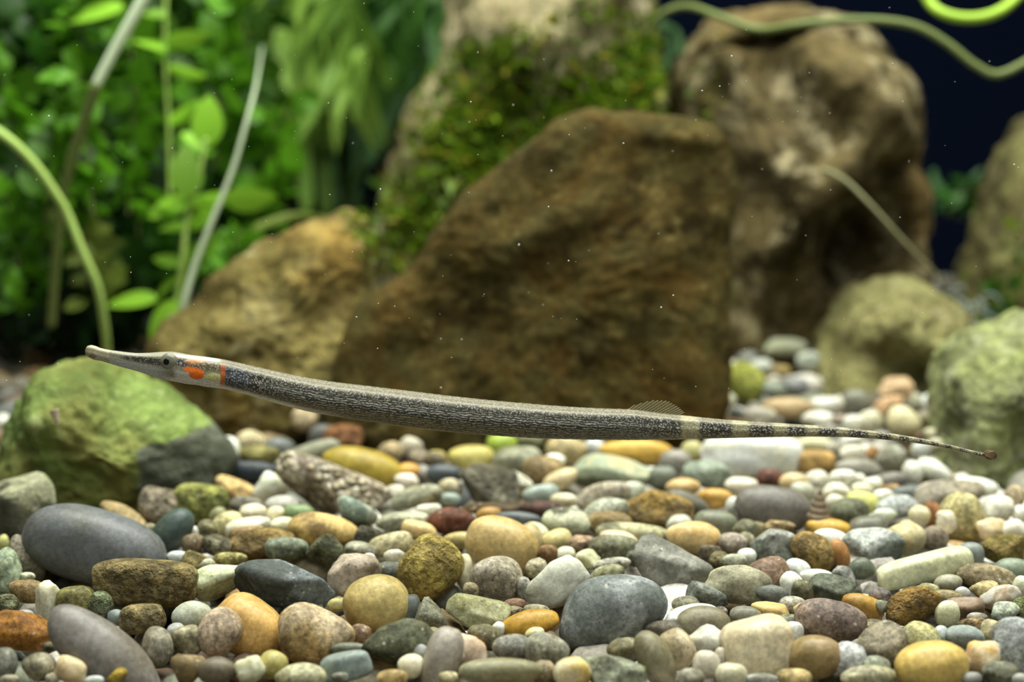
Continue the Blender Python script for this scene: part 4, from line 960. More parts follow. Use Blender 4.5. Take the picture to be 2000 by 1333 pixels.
def put_leaf(root, me, u, v, d, rot, tilt, yaw, scale, name='leaf'):
    o = bpy.data.objects.new(name, me); COL.objects.link(o); o.parent = root
    M = basis(rot, tilt, yaw); M.translation = Vector(unp(u, v, d)) - root.location
    o.matrix_local = M @ Matrix.Diagonal((*scale, 1)) if not np.isscalar(scale) else M @ Matrix.Scale(scale, 4)
    return o

# the round-leaved plant in front of the thicket: its leaves one by one
k40 = .40/F
root = empty('round_leaf_plant', unp(350, 690, .40))
tag(root, 'round leaved plant with glossy light green leaves beside the ochre rock', 'plant')
def rel_tube(root, name, P, R, mat, m=8):
    P = np.asarray(P) - np.array(root.location)
    return link(name, tube_mesh(name, P, R, m), mat, root)
rel_tube(root, 'stem', px_curve([(330, 700, .40), (345, 600, .402), (358, 500, .40), (366, 420, .40), (392, 330, .398), (402, 270, .398)]), np.linspace(7, 4, 30)*k40, MS_green)
unit_round = leaf_mesh('round_leaf', 1, .31, .15, .12); unit_round.materials.append(ML_bright)
unit_long = leaf_mesh('oval_leaf', 1, .26, .15, .12); unit_long.materials.append(ML_bright)
unit_spoon = leaf_mesh('spoon_leaf', 1, .27, .3, .12); unit_spoon.materials.append(ML_bright)
for (u, v, L, rot, tilt, yaw, me, dd) in [
    (402, 285, 100, -84, 10, -10, unit_round, 0), (400, 290, 62, -140, 35, 10, unit_long, .004), (402, 255, 85, -100, 62, 30, unit_round, .006),
    (366, 385, 105, -92, 15, 0, unit_round, -.003), (370, 400, 82, 195, 40, 20, unit_spoon, -.002), (362, 395, 78, 160, 20, -10, unit_round, .004),
    (366, 395, 85, -8, 62, 10, unit_long, .002), (440, 388, 100, 2, 40, 5, unit_round, .001), (385, 392, 62, 10, 62, 15, unit_long, .0), (345, 590, 95, 128, 20, 0, unit_long, -.004), (350, 585, 60, 60, 45, 0, unit_long, 0),
    (305, 585, 105, 180, 52, 5, unit_long, .004), (350, 520, 70, -150, 40, 20, unit_spoon, .003), (355, 510, 90, -25, 45, 10, unit_spoon, .003), (352, 560, 90, -60, 50, 0, unit_spoon, .006), (350, 540, 75, 150, 55, 10, unit_spoon, .004),
    (368, 440, 95, -35, 50, 30, unit_spoon, .004), (364, 450, 85, 200, 50, 30, unit_spoon, .006)]:
    put_leaf(root, me, u, v, .40+dd, rot, tilt, yaw, L*k40)
root = empty('upright_leafy_stem', unp(335, 400, .415))
tag(root, 'thin upright stem with narrow light leaves, reaching out of the top left', 'plant')
rel_tube(root, 'stem', px_curve([(332, 420, .415), (330, 250, .415), (322, 100, .415), (325, -40, .415)]), 4*k40, MS_green)
for (u, v, L, rot, tilt) in [(322, 80, 92, -4, 50), (326, 30, 52, -170, 40), (324, 100, 70, 205, 60), (328, 130, 80, 20, 60), (330, 240, 75, -30, 60), (240, 14, 118, 172, 45)]:
    put_leaf(root, unit_long, u, v, .413, rot, tilt, 0, L*k40)

def single_stem(name, pts, wpx, mat, label, cat='stem', taper=1.0, mats=None):
    d = np.mean([p[2] for p in pts])
    P = px_curve(pts, 46)
    root = empty(name, P[0])
    tag(root, label, cat)
    R = np.linspace(1, taper, 46)*wpx/2*d/F
    rel_tube(root, 'stalk', P, R, mat, 10)
    return root
st = single_stem('pale_stalk', [(310, -60, .375), (262, 30, .376), (225, 95, .377), (188, 165, .378)], 25, MS_pale, 'thick pale stalk slanting down from the top left corner', taper=.75)
lowP = px_curve([(188, 165, .378), (160, 250, .382), (135, 330, .386), (118, 410, .39), (108, 520, .395), (100, 640, .40)], 40)
rel_tube(st, 'lower_stalk', lowP, np.linspace(11, 9, 40)*.385/F, MS_olive)
single_stem('slender_grey_stalk', [(512, 90, .44), (506, 130, .41), (498, 175, .388), (485, 225, .381), (455, 330, .378), (415, 430, .376), (380, 520, .375), (358, 600, .374), (345, 650, .376)], 4.5, plain('grey_stem', (.36, .43, .28), .5), 'slender grey green stalk slanting up past the round leaves', taper=3.4)
single_stem('arching_stalk', [(-40, 235, .37), (20, 275, .372), (70, 325, .375), (110, 382, .378), (132, 420, .38), (160, 490, .382), (190, 560, .385), (205, 640, .39), (210, 700, .395)], 19, plain('yellow_green_stem', (.42, .60, .15), .45), 'yellow green arching stalk entering from the left edge', taper=.8)

# feathery plants: a stem with many small leaves, each leaf a part
small = [leaf_mesh('small_leaf', 1, .30, .25, .12, 6, 3), leaf_mesh('small_leaf', 1, .42, .2, .1, 6, 3), leaf_mesh('lobed_leaf', 1, .36, .3, .25, 7, 5, 1, .5)]
def mat_leafs(mat):
    out = []
    for m in small:
        c = m.copy(); c.materials.clear(); c.materials.append(mat); out.append(c)
    return out
LM = {id(m): mat_leafs(m) for m in (ML_bright, ML_mid, ML_deep, ML_olive)}
def feathery(name, pts, n, Lpx, mat, label, seed, spread=1.0, stem=MS_olive, stem_px=7, clump=1):
    rg = random.Random(seed)
    d = np.mean([p[2] for p in pts]); k = d/F
    root = empty(name, unp(*pts[0]))
    tag(root, label, 'plant')
    P = spline(pts, 60)
    rel_tube(root, 'stem', np.array([unp(*p) for p in P]), np.linspace(stem_px, stem_px*.5, 60)/2*k, stem, 6)
    for i in range(n):
        t = (i//clump*clump+.5)/n
        p = P[min(59, int((.08+.92*t)*59))]
        L = Lpx*rg.uniform(.7, 1.25)
        rot = rg.uniform(0, 360)
        r0 = rg.uniform(0, .5)*L*spread
        put_leaf(root, rg.choice(LM[id(mat)]), p[0]+r0*math.cos(math.radians(rot)), p[1]+r0*math.sin(math.radians(rot))*.7, p[2]+rg.uniform(-.006, .006), rot, rg.uniform(10, 75), rg.uniform(-40, 40), L*k)
    return root
FP = [
 ([(180, 420, .40), (172, 300, .40), (160, 200, .398), (150, 140, .396)], 34, 62, ML_mid, 'feathery fresh green plant crossed by the thick pale stalk'),
 ([(90, 470, .405), (95, 380, .40), (100, 300, .40), (110, 230, .398)], 34, 58, ML_mid, 'bushy mid green plant right of the arching stalk'),
 ([(30, 640, .41), (35, 540, .41), (25, 440, .41), (10, 380, .41)], 40, 62, ML_mid, 'bushy green plant low against the left edge'),
 ([(200, 640, .415), (190, 560, .41), (170, 500, .41), (150, 440, .41)], 34, 58, ML_olive, 'olive green bush where the arching stalk ends'),
 ([(60, 300, .42), (60, 180, .42), (70, 80, .42), (60, -20, .42)], 44, 66, ML_deep, 'dark green bush in the top left corner'),
 ([(250, 420, .425), (255, 300, .425), (262, 180, .425), (255, 60, .425)], 46, 66, ML_mid, 'green bush between the pale stalk and the upright leafy stem'),
 ([(440, 640, .42), (445, 560, .42), (455, 500, .42), (470, 450, .42)], 34, 58, ML_mid, 'green bush behind the slender grey stalk just over the ochre rock'),
 ([(290, 640, .43), (280, 540, .43), (270, 450, .43), (275, 360, .43)], 44, 66, ML_deep, 'dark green bush behind the round leaved plant'),
 ([(420, 330, .435), (430, 220, .435), (425, 100, .435), (430, -20, .435)], 50, 70, ML_mid, 'soft green bush between the upright leafy stem and the grey stalk'),
 ([(130, 700, .425), (120, 620, .425), (110, 560, .425)], 30, 60, ML_deep, 'dark green bush just over the green boulder'),
 ([(500, 420, .44), (520, 320, .44), (535, 220, .44)], 34, 70, ML_mid, 'blurred green bush right of the grey stalk'),
 ([(150, 120, .42), (160, 60, .42), (180, 0, .42), (190, -40, .42)], 30, 62, ML_mid, 'green tuft at the top edge left of the thick pale stalk'),
 ([(20, 260, .415), (10, 200, .415), (15, 130, .415)], 30, 60, ML_mid, 'green tuft at the left edge over the arching stalk'),
 ([(400, 560, .445), (380, 480, .445), (400, 400, .445)], 34, 70, ML_deep, 'deep green bush behind the round leaves over the ochre rock'),
]
for i, (pts, n, L, mat, lab) in enumerate(FP):
    feathery('feathery_plant', pts, int(n*1.4), L*.86, mat, lab, 30+i)

# far thicket: countless leaves, one mass
def thicket(name, n, boxes, seed, mat):
    rg = np.random.default_rng(seed)
    base = np.array([v.co[:] for v in small[0].vertices]); fc = np.array([p.vertices[:] for p in small[0].polygons])
    VV, TT, CC = [], [], []; off = 0
    for _ in range(n):
        (u0, u1, v0, v1, d0, d1, c0, c1, L0, L1, dens, thin) = boxes[rg.choice(len(boxes), p=np.array([b[10] for b in boxes])/sum(b[10] for b in boxes))]
        d = rg.uniform(d0, d1); u = rg.uniform(u0, u1); v = rg.uniform(v0, v1)
        L = rg.uniform(L0, L1)*d/F
        M = np.array(basis(rg.uniform(0, 360) if thin > .9 else rg.normal(115, 22), rg.uniform(0, 70), rg.uniform(-40, 40)).to_3x3())
        VV.append((base*L*np.array([1, thin, 1]))@M.T + unp(u, v, d)); TT.append(fc+off); off += len(base)
        t = rg.random(); CC.append(np.repeat((np.array(c0)*(1-t)+np.array(c1)*t)[None], len(base), 0))
    me = mesh_tri(name, np.concatenate(VV), np.concatenate(TT)); set_col(me, np.concatenate(CC))
    o = link(name, me, mat, kind='stuff')
    o['label'] = 'blurred mass of dark green foliage behind the plants'
    return o
M_thick = vcol_material('thicket_leaf', .5, .45)
thicket('thicket_foliage', 2500, [
    (-40, 540, -60, 330, .47, .53, (.012, .05, .003), (.06, .15, .010), 36, 70, 3, 1),
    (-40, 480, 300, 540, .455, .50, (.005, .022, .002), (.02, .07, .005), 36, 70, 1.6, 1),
    (-60, 300, 560, 662, .405, .44, (.002, .008, .001), (.006, .026, .002), 36, 70, 1.3, 1),  # near-black leaves added low down; deep shade put into their colour
    (490, 720, -80, 170, .49, .54, (.16, .30, .04), (.32, .50, .09), 110, 200, 1.3, .3),
    (700, 900, -80, 100, .51, .56, (.04, .12, .02), (.08, .2, .03), 90, 160, .7, .35),
    (540, 720, 140, 430, .52, .56, (.05, .10, .015), (.10, .17, .03), 80, 150, .35, .25)], 3, M_thick)

# ribbon-leaved plants: blades one by one
def ribbon(name, blades, mat, label):
    root = empty(name, unp(*blades[0][0][0]))
    tag(root, label, 'plant')
    for pts, wpx in blades:
        P = px_curve(pts, 24) - np.array(root.location)
        d = np.mean([p[2] for p in pts]); W = wpx/2*d/F
        V, Fc = [], []
        for i in range(24):
            t = P[min(i+1, 23)]-P[max(i-1, 0)]; t /= np.linalg.norm(t)
            sd = np.cross(t, FW); sd /= np.linalg.norm(sd)
            tw = .5*math.sin(i*.2+wpx)
            sd = sd*math.cos(tw) + np.cross(t, sd)*math.sin(tw)
            nn = np.cross(sd, t)
            e = (1-(2*i/23-1)**8)*.85+.15
            for j, s_ in enumerate((-1, -.5, 0, .5, 1)):
                V.append(P[i] + sd*W*e*s_ + nn*W*.3*(s_*s_))
        for i in range(23):
            for j in range(4):
                a0 = i*5+j; Fc.append((a0, a0+1, a0+6, a0+5))
        link('blade', mesh_np('blade', V, Fc), mat, root)
    return root
ribbon('ribbon_grass', [([(600, 420, .50), (585, 250, .50), (575, 120, .50), (590, -50, .50)], 34), ([(555, 170, .49), (590, 100, .49), (640, 40, .49), (690, -50, .49)], 38),
    ([(640, 430, .51), (630, 300, .51), (600, 160, .51), (560, 40, .51), (500, -40, .51)], 32), ([(530, 330, .50), (545, 200, .50), (550, 60, .50), (540, -50, .50)], 34), ([(600, 230, .495), (620, 130, .495), (625, 40, .495), (650, -50, .495)], 34)],
    ML_grass, 'clump of blurred bright ribbon grass at the top, left of centre')
ribbon('ribbon_grass', [([(715, 330, .52), (750, 250, .52), (800, 160, .52), (850, 60, .52), (880, -50, .52)], 32), ([(690, 420, .53), (700, 300, .53), (690, 180, .53), (720, 60, .53), (760, -50, .53)], 26),
    ([(720, 125, .53), (760, 115, .53), (830, 125, .53), (880, 150, .53)], 26), ([(655, 420, .53), (650, 300, .53), (670, 160, .53)], 24), ([(780, 100, .535), (830, 50, .535), (870, -40, .535)], 34), ([(640, 250, .535), (700, 260, .535), (740, 300, .535)], 26)],
    ML_blue, 'sparse dim bluish ribbon grass against the dark wall left of the pillar')
ribbon('ribbon_grass', [([(680, 430, .535), (620, 330, .535), (600, 240, .535), (610, 140, .535)], 24), ([(590, 430, .535), (640, 330, .535), (660, 200, .535), (650, 60, .535)], 26), ([(560, 430, .53), (540, 340, .53), (560, 240, .53)], 24), ([(470, 460, .42), (520, 435, .42), (580, 422, .42), (640, 430, .42)], 16)],
    ML_olive, 'dim olive ribbon grass behind the ochre rock')
# tendrils on the right
single_stem('looped_tendril', [(1795, -40, .40), (1812, 0, .40), (1838, 24, .398), (1880, 35, .397), (1925, 32, .397), (1965, 14, .398), (2000, -20, .40)], 20, plain('loop_green', (.34, .55, .05), .4), 'bright green looped tendril hanging into the top right corner', 'tendril')
rn = single_stem('runner_tendril', [(1262, 70, .43), (1290, 30, .425), (1340, 12, .42), (1400, 30, .405), (1480, 58, .40), (1560, 48, .39), (1640, 40, .39), (1720, 40, .39), (1790, 52, .39), (1850, 85, .39), (1905, 128, .39), (1955, 145, .39), (2040, 100, .39)], 15, plain('runner_green', (.15, .19, .06), .5), 'long dim green runner crossing over the top of the rear rock', 'tendril')
single_stem('thin_tendril', [(1605, 330, .392), (1650, 352, .390), (1700, 400, .388), (1750, 455, .388), (1800, 508, .39), (1850, 556, .395)], 9, plain('tendril_olive', (.24, .24, .12), .5), 'thin olive tendril slanting down across the rear rock', 'tendril', taper=.7)
ribbon('hanging_weed', [([(1300, 150, .44), (1310, 90, .44), (1290, 50, .44)], 14), ([(1270, 40, .44), (1320, 60, .44), (1330, 110, .44)], 12), ([(1880, 370, .53), (1860, 390, .53), (1830, 360, .53), (1825, 330, .53)], 16), ([(1830, 400, .53), (1870, 380, .53), (1920, 330, .53)], 12)], ML_blue, 'dim wisps of weed hanging behind the rear rock')
feathery('feathery_plant', [(1960, 640, .43), (1950, 600, .43), (1955, 560, .43)], 26, 34, ML_deep, 'small dark green tuft at the foot of the ridge rock', 91)
feathery('feathery_plant', [(1850, 420, .53), (1870, 380, .53), (1900, 370, .53)], 22, 34, ML_deep, 'dim wispy green plant against the dark wall right of the rear rock', 92)
root = empty('root_tuft', unp(1890, 640, .42)); tag(root, 'tangle of pale bluish root threads on top of the beige rock', 'roots')
rgr = random.Random(8)
for i in range(14):
    u0, v0 = 1850+rgr.uniform(-20, 70), 575+rgr.uniform(-10, 50)
    rel_tube(root, 'root', px_curve([(u0, v0, .42), (u0+rgr.uniform(5, 30), v0+rgr.uniform(-20, 20), .418), (u0+rgr.uniform(20, 60), v0+rgr.uniform(-10, 50), .42)], 10), 2.2*.42/F, plain('root_thread', (.30, .36, .33), .6) if i == 0 else bpy.data.materials['root_thread'], 5)

# moss cushions on the pillar rock
def moss(parent, blobs, n, seed, L=(9, 24), name='moss', up=.7):
    rg = np.random.default_rng(seed)
    dg = bpy.context.evaluated_depsgraph_get()
    VV, TT, CC = [], [], []; off = 0
    bvh_me = parent.data
    from mathutils.bvhtree import BVHTree
    bt = BVHTree.FromPolygons([v.co[:] for v in bvh_me.vertices], [p.vertices[:] for p in bvh_me.polygons])
    pl = Vector(parent.location); cp = Vector(CAM)
    wts = np.array([b[5] for b in blobs]); wts = wts/wts.sum()
    done = 0; tries = 0
    while done < n and tries < n*3:
        tries += 1
        b = blobs[rg.choice(len(blobs), p=wts)]
        u = rg.normal(b[0], b[2]); v = rg.normal(b[1], b[3])
        tgt = Vector(unp(u, v, .5)); dr = (tgt-cp).normalized()
        hit = bt.ray_cast(cp-pl, dr)
        if hit[0] is None: continue
        p = np.array(hit[0]); nr = np.array(hit[1])
        g = nr + np.array([0, -.2, up]) + rg.normal(size=3)*.75; g /= np.linalg.norm(g)
        ln = rg.uniform(*L)*(1.7 if rg.random() < .25 else 1)*.62/F*b[4]
        sd = np.cross(g, rg.normal(size=3)); sd /= np.linalg.norm(sd)
        wd = ln*rg.uniform(.12, .24)
        base = p + nr*rg.uniform(0, .5)*ln
        mid = base + g*ln*.55; tip = base + g*ln + np.array([0, 0, -.35])*ln*rg.random()
        VV.append(np.array([base-sd*wd*.4, base+sd*wd*.4, mid-sd*wd, mid+sd*wd, tip]))
        TT.append(np.array([(0, 1, 3), (0, 3, 2), (2, 3, 4)])+off); off += 5
        t = rg.random(); c = np.array((.045, .11, .005))*(1-t) + np.array((.22, .33, .018))*t
        if rg.random() < .12: c = np.array((.26, .24, .025))
        CC.append(np.repeat(c[None], 5, 0)); done += 1
    me = mesh_tri(name, np.concatenate(VV), np.concatenate(TT)); set_col(me, np.concatenate(CC))
    return link(name, me, M_thick, parent, kind='stuff')
moss(pillar, [(1010, 180, 70, 60, 1, 3), (930, 260, 45, 70, 1, 2), (1000, 330, 80, 60, 1, 3), (860, 380, 45, 70, 1, 2), (800, 450, 45, 50, 1, 1.4), (1120, 190, 60, 45, 1, 1.6), (1230, 170, 40, 60, 1, 1.4), (1280, 200, 30, 60, 1, .8), (1160, 40, 25, 40, .8, .3), (1220, 60, 25, 50, .8, .5), (940, 110, 40, 20, .8, .6)], 60000, 4, (9, 24))
moss(edge, [(1960, 590, 40, 30, .8, 1), (1990, 560, 30, 40, .8, 1)], 900, 6, (10, 24))
moss(rear, [(1380, 170, 18, 70, .7, 1), (1400, 620, 40, 40, .7, .6)], 900, 7, (8, 20))
moss(left, [(715, 450, 22, 40, .7, 1), (740, 520, 16, 50, .7, 1)], 900, 9, (8, 22))

# ---------------------------------------------------------------- the pipefish
FD = .252
KF = FD/F
prof = np.array([(168, 680, 690), (171, 676, 697), (178, 674.5, 701), (186, 676, 704.5), (196, 680, 706), (212, 683.5, 710.5), (230, 686, 716), (250, 688.5, 721.5), (270, 690, 727), (290, 689.5, 734), (305, 688.5, 739), (318, 687.5, 743), (333, 687, 746), (350, 689, 749), (365, 692, 752),
   (385, 695, 754), (400, 697, 757), (420, 700, 759.5), (440, 703, 762), (460, 707.5, 767), (480, 712, 772), (520, 721, 783.5), (560, 730, 795), (600, 738, 805.5), (650, 746, 814.5), (700, 752, 822), (750, 758, 830), (800, 764, 837), (900, 776, 848), (1000, 786, 855.5),
   (1060, 791, 859), (1100, 794, 860), (1160, 797.5, 861), (1230, 800, 861.5), (1300, 808, 860.5), (1360, 814.5, 859), (1430, 821, 857), (1500, 825.5, 855.5), (1580, 830.5, 854), (1650, 835.5, 855), (1700, 841.5, 857.5), (1750, 848.5, 862), (1800, 857, 868), (1850, 868, 876.5), (1900, 880.5, 888.5), (1922, 885, 894)], float)
NU, NV = 820, 64
uu = np.concatenate([np.linspace(168, 480, 260), np.linspace(481.2, 1922, NU-260)])
def pch(xs, ys, x):
    """monotone cubic through the profile"""
    h = np.diff(xs); dl = np.diff(ys)/h
    m = np.zeros(len(xs)); m[0], m[-1] = dl[0], dl[-1]
    for i in range(1, len(xs)-1):
        m[i] = 0 if dl[i-1]*dl[i] <= 0 else 2*dl[i-1]*dl[i]/(dl[i-1]+dl[i])
    i = np.clip(np.searchsorted(xs, x)-1, 0, len(h)-1); t = (x-xs[i])/h[i]
    return ys[i]*(1+2*t)*(1-t)**2 + h[i]*m[i]*t*(1-t)**2 + ys[i+1]*t*t*(3-2*t) + h[i]*m[i+1]*t*t*(t-1)
top = pch(prof[:, 0], prof[:, 1], uu); bot = pch(prof[:, 0], prof[:, 2], uu)
cy = (top+bot)/2; hh = (bot-top)/2
wfac = np.interp(uu, [168, 200, 290, 333, 400, 480, 600, 1250, 1922], [.75, .6, .55, .62, .72, .85, .88, .92, 1.0])
ph = np.linspace(0, 2*math.pi, NV, endpoint=False)
ridge = 1 + .035*np.cos(7*ph)
fish = empty('pipefish', unp(1000, 820, FD))
tag(fish, 'slender speckled pipefish with an orange cheek spot swimming over the gravel', 'fish')
FO = np.array(fish.location)
V = np.zeros((NU, NV, 3)); Tn = np.zeros((NU, NV))
for i in range(NU):
    up = np.cos(ph)*hh[i]*ridge/1.035; sd = np.sin(ph)*hh[i]*wfac[i]*ridge
    if 470 < uu[i] < 1900: up = up*(1+.006*math.sin(uu[i]*.36)); 
    V[i] = unp(uu[i], cy[i], FD) + UP*(up*KF)[:, None] - FW*(sd*KF)[:, None]
    Tn[i] = -np.cos(ph)
idx = np.arange(NU*NV).reshape(NU, NV)
Q = np.stack([idx[:-1].ravel(), np.roll(idx, -1, 1)[:-1].ravel(), np.roll(idx, -1, 1)[1:].ravel(), idx[1:].ravel()], 1)
capV = np.array([V[0].mean(0), V[-1].mean(0)]); c0 = NU*NV
tris = [(c0, idx[0][(j+1) % NV], idx[0][j]) for j in range(NV)] + [(c0+1, idx[-1][j], idx[-1][(j+1) % NV]) for j in range(NV)]
VB = np.concatenate([V.reshape(-1, 3), capV]) - FO
bm_ = mesh_np('body', VB, Q.tolist()+tris)
X = np.repeat(uu, NV); T_ = Tn.ravel(); YY = np.repeat(cy, NV) + T_*np.repeat(hh, NV)
def ss(a, b, x): 
    t = np.clip((x-a)/(b-a), 0, 1); return t*t*(3-2*t)
def bl(C, m, c): return C*(1-m[:, None]) + np.array(c)[None]*m[:, None]
rg = np.random.default_rng(3)
jit = np.repeat(np.interp(uu, np.arange(160, 1960, 6), rg.normal(0, 1, 300)), NV)
dark = np.array((.040, .037, .030)); C = np.repeat(dark[None], len(X), 0); S = np.ones(len(X))
spotc = np.repeat(np.array((.52, .50, .39))[None], len(X), 0)
# flank to back and belly
backm = ss(-.42, -.72, T_ + .06*jit)
C = bl(C, backm*.92, (.150, .132, .078))
C = bl(C, ss(.25, .80, T_)*.75, (.090, .080, .050)); C = bl(C, ss(.80, .97, T_)*.7, (.16, .14, .09)); S = S*(1-.45*ss(.45, .9, T_))
C = bl(C, ss(460, 420, X), (.21, .19, .12))
C = bl(C, (X > 300)*ss(700, 560, X)*ss(.66, .84, T_), (.62, .60, .54))
C = bl(C, ss(1130, 1300, X)*ss(.78, .96, T_)*.6, (.30, .27, .15))
# pale bands of the tail
for bx, hw in [(1346, 17), (1444, 15), (1522, 12), (1584, 11), (1646, 9), (1703, 8), (1748, 7), (1783, 6), (1812, 6), (1838, 5), (1866, 6), (1895, 5)]:
    m = ss(hw+7, hw-4, np.abs(X-bx + .9*jit))
    C = bl(C, m*.8, (.36, .33, .19)); spotc = bl(spotc, m, (.55, .52, .36))
C = bl(C, ss(1290, 1400, X)*0, (.1, .1, .1))
# head and snout
sn = ss(345, 300, X)
C = bl(C, sn, (.23, .22, .145))
C = bl(C, sn*ss(.0, .35, T_), (.44, .46, .42))
C = bl(C, (X < 215)*1.0*.75, (.36, .32, .20))
C = bl(C, ss(182, 176, X)*ss(-.2, .4, T_)*0 + (np.hypot((X-183)/7, (YY-696)/5) < 1)*.8, (.20, .14, .07))
strip = ss(230, 262, X)*ss(324, 312, X)*ss(.0, 1, 1-np.abs((YY-(697+(X-230)*.125))/(5+(X-230)*.06))*.9)
C = bl(C, np.clip(strip*2.2, 0, 1)*.95, (.035, .032, .026)); S = np.where((X < 460), np.clip(strip*1.6, 0, 1)*.45, S)
pale = ss(338, 352, X)*ss(446, 430, X)
C = bl(C, pale*ss(.05, .25, T_), (.60, .59, .54))
e1 = ss(1.25, .85, np.hypot((X-360)/14, (YY-708)/8)); C = bl(C, e1*.95, (.05, .05, .06)); S = np.maximum(S, e1)
e2 = ss(1.15, .85, np.hypot((X-406)/34, (YY-716)/10)); C = bl(C, e2*.9, (.13, .10, .045)); S = np.maximum(S, e2*.8)
e3 = ss(1.2, .8, np.hypot((X-420)/17, (YY-738)/9)); C = bl(C, e3*.9, (.62, .60, .24))
e4 = ss(1.3, .6, np.hypot((X-383)/20, (YY-706)/6)); C = bl(C, e4*.75, (.62, .26, .10))
e5 = ss(1.12, .9, np.hypot((X-388)/15, (YY-731)/11.5)); C = bl(C, e5, (.80, .16, .010))
e6 = ss(1.15, .85, np.hypot((X-374)/12, (YY-722)/6)); C = bl(C, e6, (.78, .17, .015)); S = S*(1-e5)*(1-e6)
line = ss(332, 345, X)*ss(436, 420, X)*ss(1, .4, np.abs(YY-(693+(X-340)*.115))/3.6)
C = bl(C, line*.9, (.70, .68, .56))
e8 = ss(442, 446, X)*ss(505, 482, X)*ss(-.75, -.45, T_)*ss(.72, .55, T_); C = bl(C, e8, (.050, .053, .058)); S = np.maximum(S, e8); spotc = bl(spotc, e8, (.36, .38, .40))
bar = ss(1.25, .7, np.abs(X-(439-ss(740, 756, YY)*4))/4.2)*ss(710, 716, YY)*ss(757, 750, YY)
C = bl(C, bar*.92, (.50, .11, .02)); S = S*(1-bar)
S = S*np.where(X > 460, ss(.99, .88, T_), 1); S = S*np.where(X > 460, 1-backm*.6, 1)
stretch = ss(500, 600, X)*ss(1330, 1150, X)*ss(-.5, -.2, T_)
capc = lambda A, i, j: np.concatenate([A, [A[i], A[j]]])
set_col(bm_, capc(C, 0, -1)); set_col(bm_, capc(spotc, 0, -1), 'spot')
for nm_, arr in (('dots', S), ('stretch', stretch)):
    a_ = bm_.attributes.new(nm_, 'FLOAT', 'POINT'); a_.data.foreach_set('value', np.concatenate([arr, [0, 0]]).astype(np.float32))
a_ = bm_.attributes.new('skin', 'FLOAT_VECTOR', 'POINT')
arc = np.repeat(hh, NV)*np.repeat(np.minimum(ph, 2*math.pi-ph)[None], NU, 0).ravel()
side = np.where(np.tile(np.sin(ph) >= 0, NU), 0.0, 5.0)
cyl = np.concatenate([np.stack([X/100, arc/100, side], 1), [[0, 0, 0], [0, 0, 0]]]); a_.data.foreach_set('vector', cyl.astype(np.float32).ravel())
s = NT('pipefish_skin')
A_ = lambda n: s.n('Attribute', attribute_name=n)
sk = A_('skin').outputs['Vector']
dn = s.n('TexNoise'); s.l(sk, dn.inputs['Vector']); dn.inputs['Scale'].default_value = 9; dn.inputs['Detail'].default_value = 2
dsc = s.n('VectorMath'); dsc.operation = 'SCALE'; s.l(dn.outputs['Color'], dsc.inputs[0]); dsc.inputs['Scale'].default_value = .09
skd = s.vmath('ADD', sk, dsc.outputs[0])
iso = s.vor(s.vmath('MULTIPLY', skd, (24, 25, 15)), 1).outputs['Distance']
strt = s.vor(s.vmath('MULTIPLY', skd, (8.5, 22, 15)), 1).outputs['Distance']
f1 = s.step(iso, .28, .50, 1, 0); f2 = s.step(strt, .28, .52, 1, 0)
wn_ = s.n('SeparateXYZ'); s.l(sk, wn_.inputs[0])
wob = s.noise(s.vmath('MULTIPLY', sk, (6, 9, 9)), 1, 3, .6)
phs = s.math('ADD', s.math('MULTIPLY', wn_.outputs[1], 6.2832*21), s.math('MULTIPLY', wob, 15))
lines = s.step(s.math('SINE', phs), .10, .75)
gaps = s.step(s.noise(s.vmath('MULTIPLY', sk, (17, 34, 30)), 1, 2, .5), .40, .50)
f2 = s.math('MULTIPLY', lines, gaps)
st_ = A_('stretch').outputs['Fac']
dm = s.math('ADD', s.math('MULTIPLY', f1, s.math('SUBTRACT', 1.0, st_)), s.math('MULTIPLY', f2, st_))
dm = s.math('MULTIPLY', dm, A_('dots').outputs['Fac'])
ground_c = s.mix(1, A_('col').outputs['Color'], s.grey(s.step(s.noise(s.vmath('MULTIPLY', sk, (20, 26, 20)), 1, 4, .7), .3, .7, .74, 1.28)), 'MULTIPLY')
link('body', bm_, s.out(s.mix(s.math('MULTIPLY', dm, .74), ground_c, A_('spot').outputs['Color']), .42, .4, dm, .15, .0004), fish)

def disc_ball(name, u, v, d, r, flat, mat, parent, sub=3, sgn=1):
    D, T = ico(sub)
    W = D[:, 0:1]*r*KF*RT + D[:, 1:2]*r*KF*UP + D[:, 2:3]*r*flat*KF*FW
    return link(name, mesh_tri(name, W, T), mat, parent, loc=None), W
M_iris = NT('iris')
tcv = M_iris.n('TexCoord').outputs['Object']
iris_m = M_iris.out(M_iris.mix(M_iris.noise(tcv, 2200, 4), (.10, .10, .06), (.30, .30, .22)), .25, .5)
pupil_m = plain('pupil', (.004, .004, .004), .12, .6)
ring_m = plain('eye_ring', (.20, .19, .12), .3, .5)
hx = np.interp(333, uu, hh)*.62*KF
for sg in (1, -1):
    ey = empty('eye', Vector((0, 0, 0))); ey.parent = fish
    base = unp(333, 707, FD) - FO
    def epart(name, du, dv, r, flat, fwd, mat):
        D, T = ico(4)
        W = D[:, 0:1]*r*KF*RT + D[:, 1:2]*r*KF*UP + D[:, 2:3]*r*flat*KF*FW
        o = link(name, mesh_tri(name, W, T), mat, ey)
        o.location = Vector(base + RT*du*KF - UP*dv*KF - FW*sg*(hx*.78 + fwd*KF))
        return o
    epart('eyeball', 0, 0, 17.5, .45, -1.0, ring_m)
    epart('iris', 0, 0, 14.6, .40, 2.2, iris_m)
    epart('pupil', -3, 0, 6.8, .3, 6.6, pupil_m)
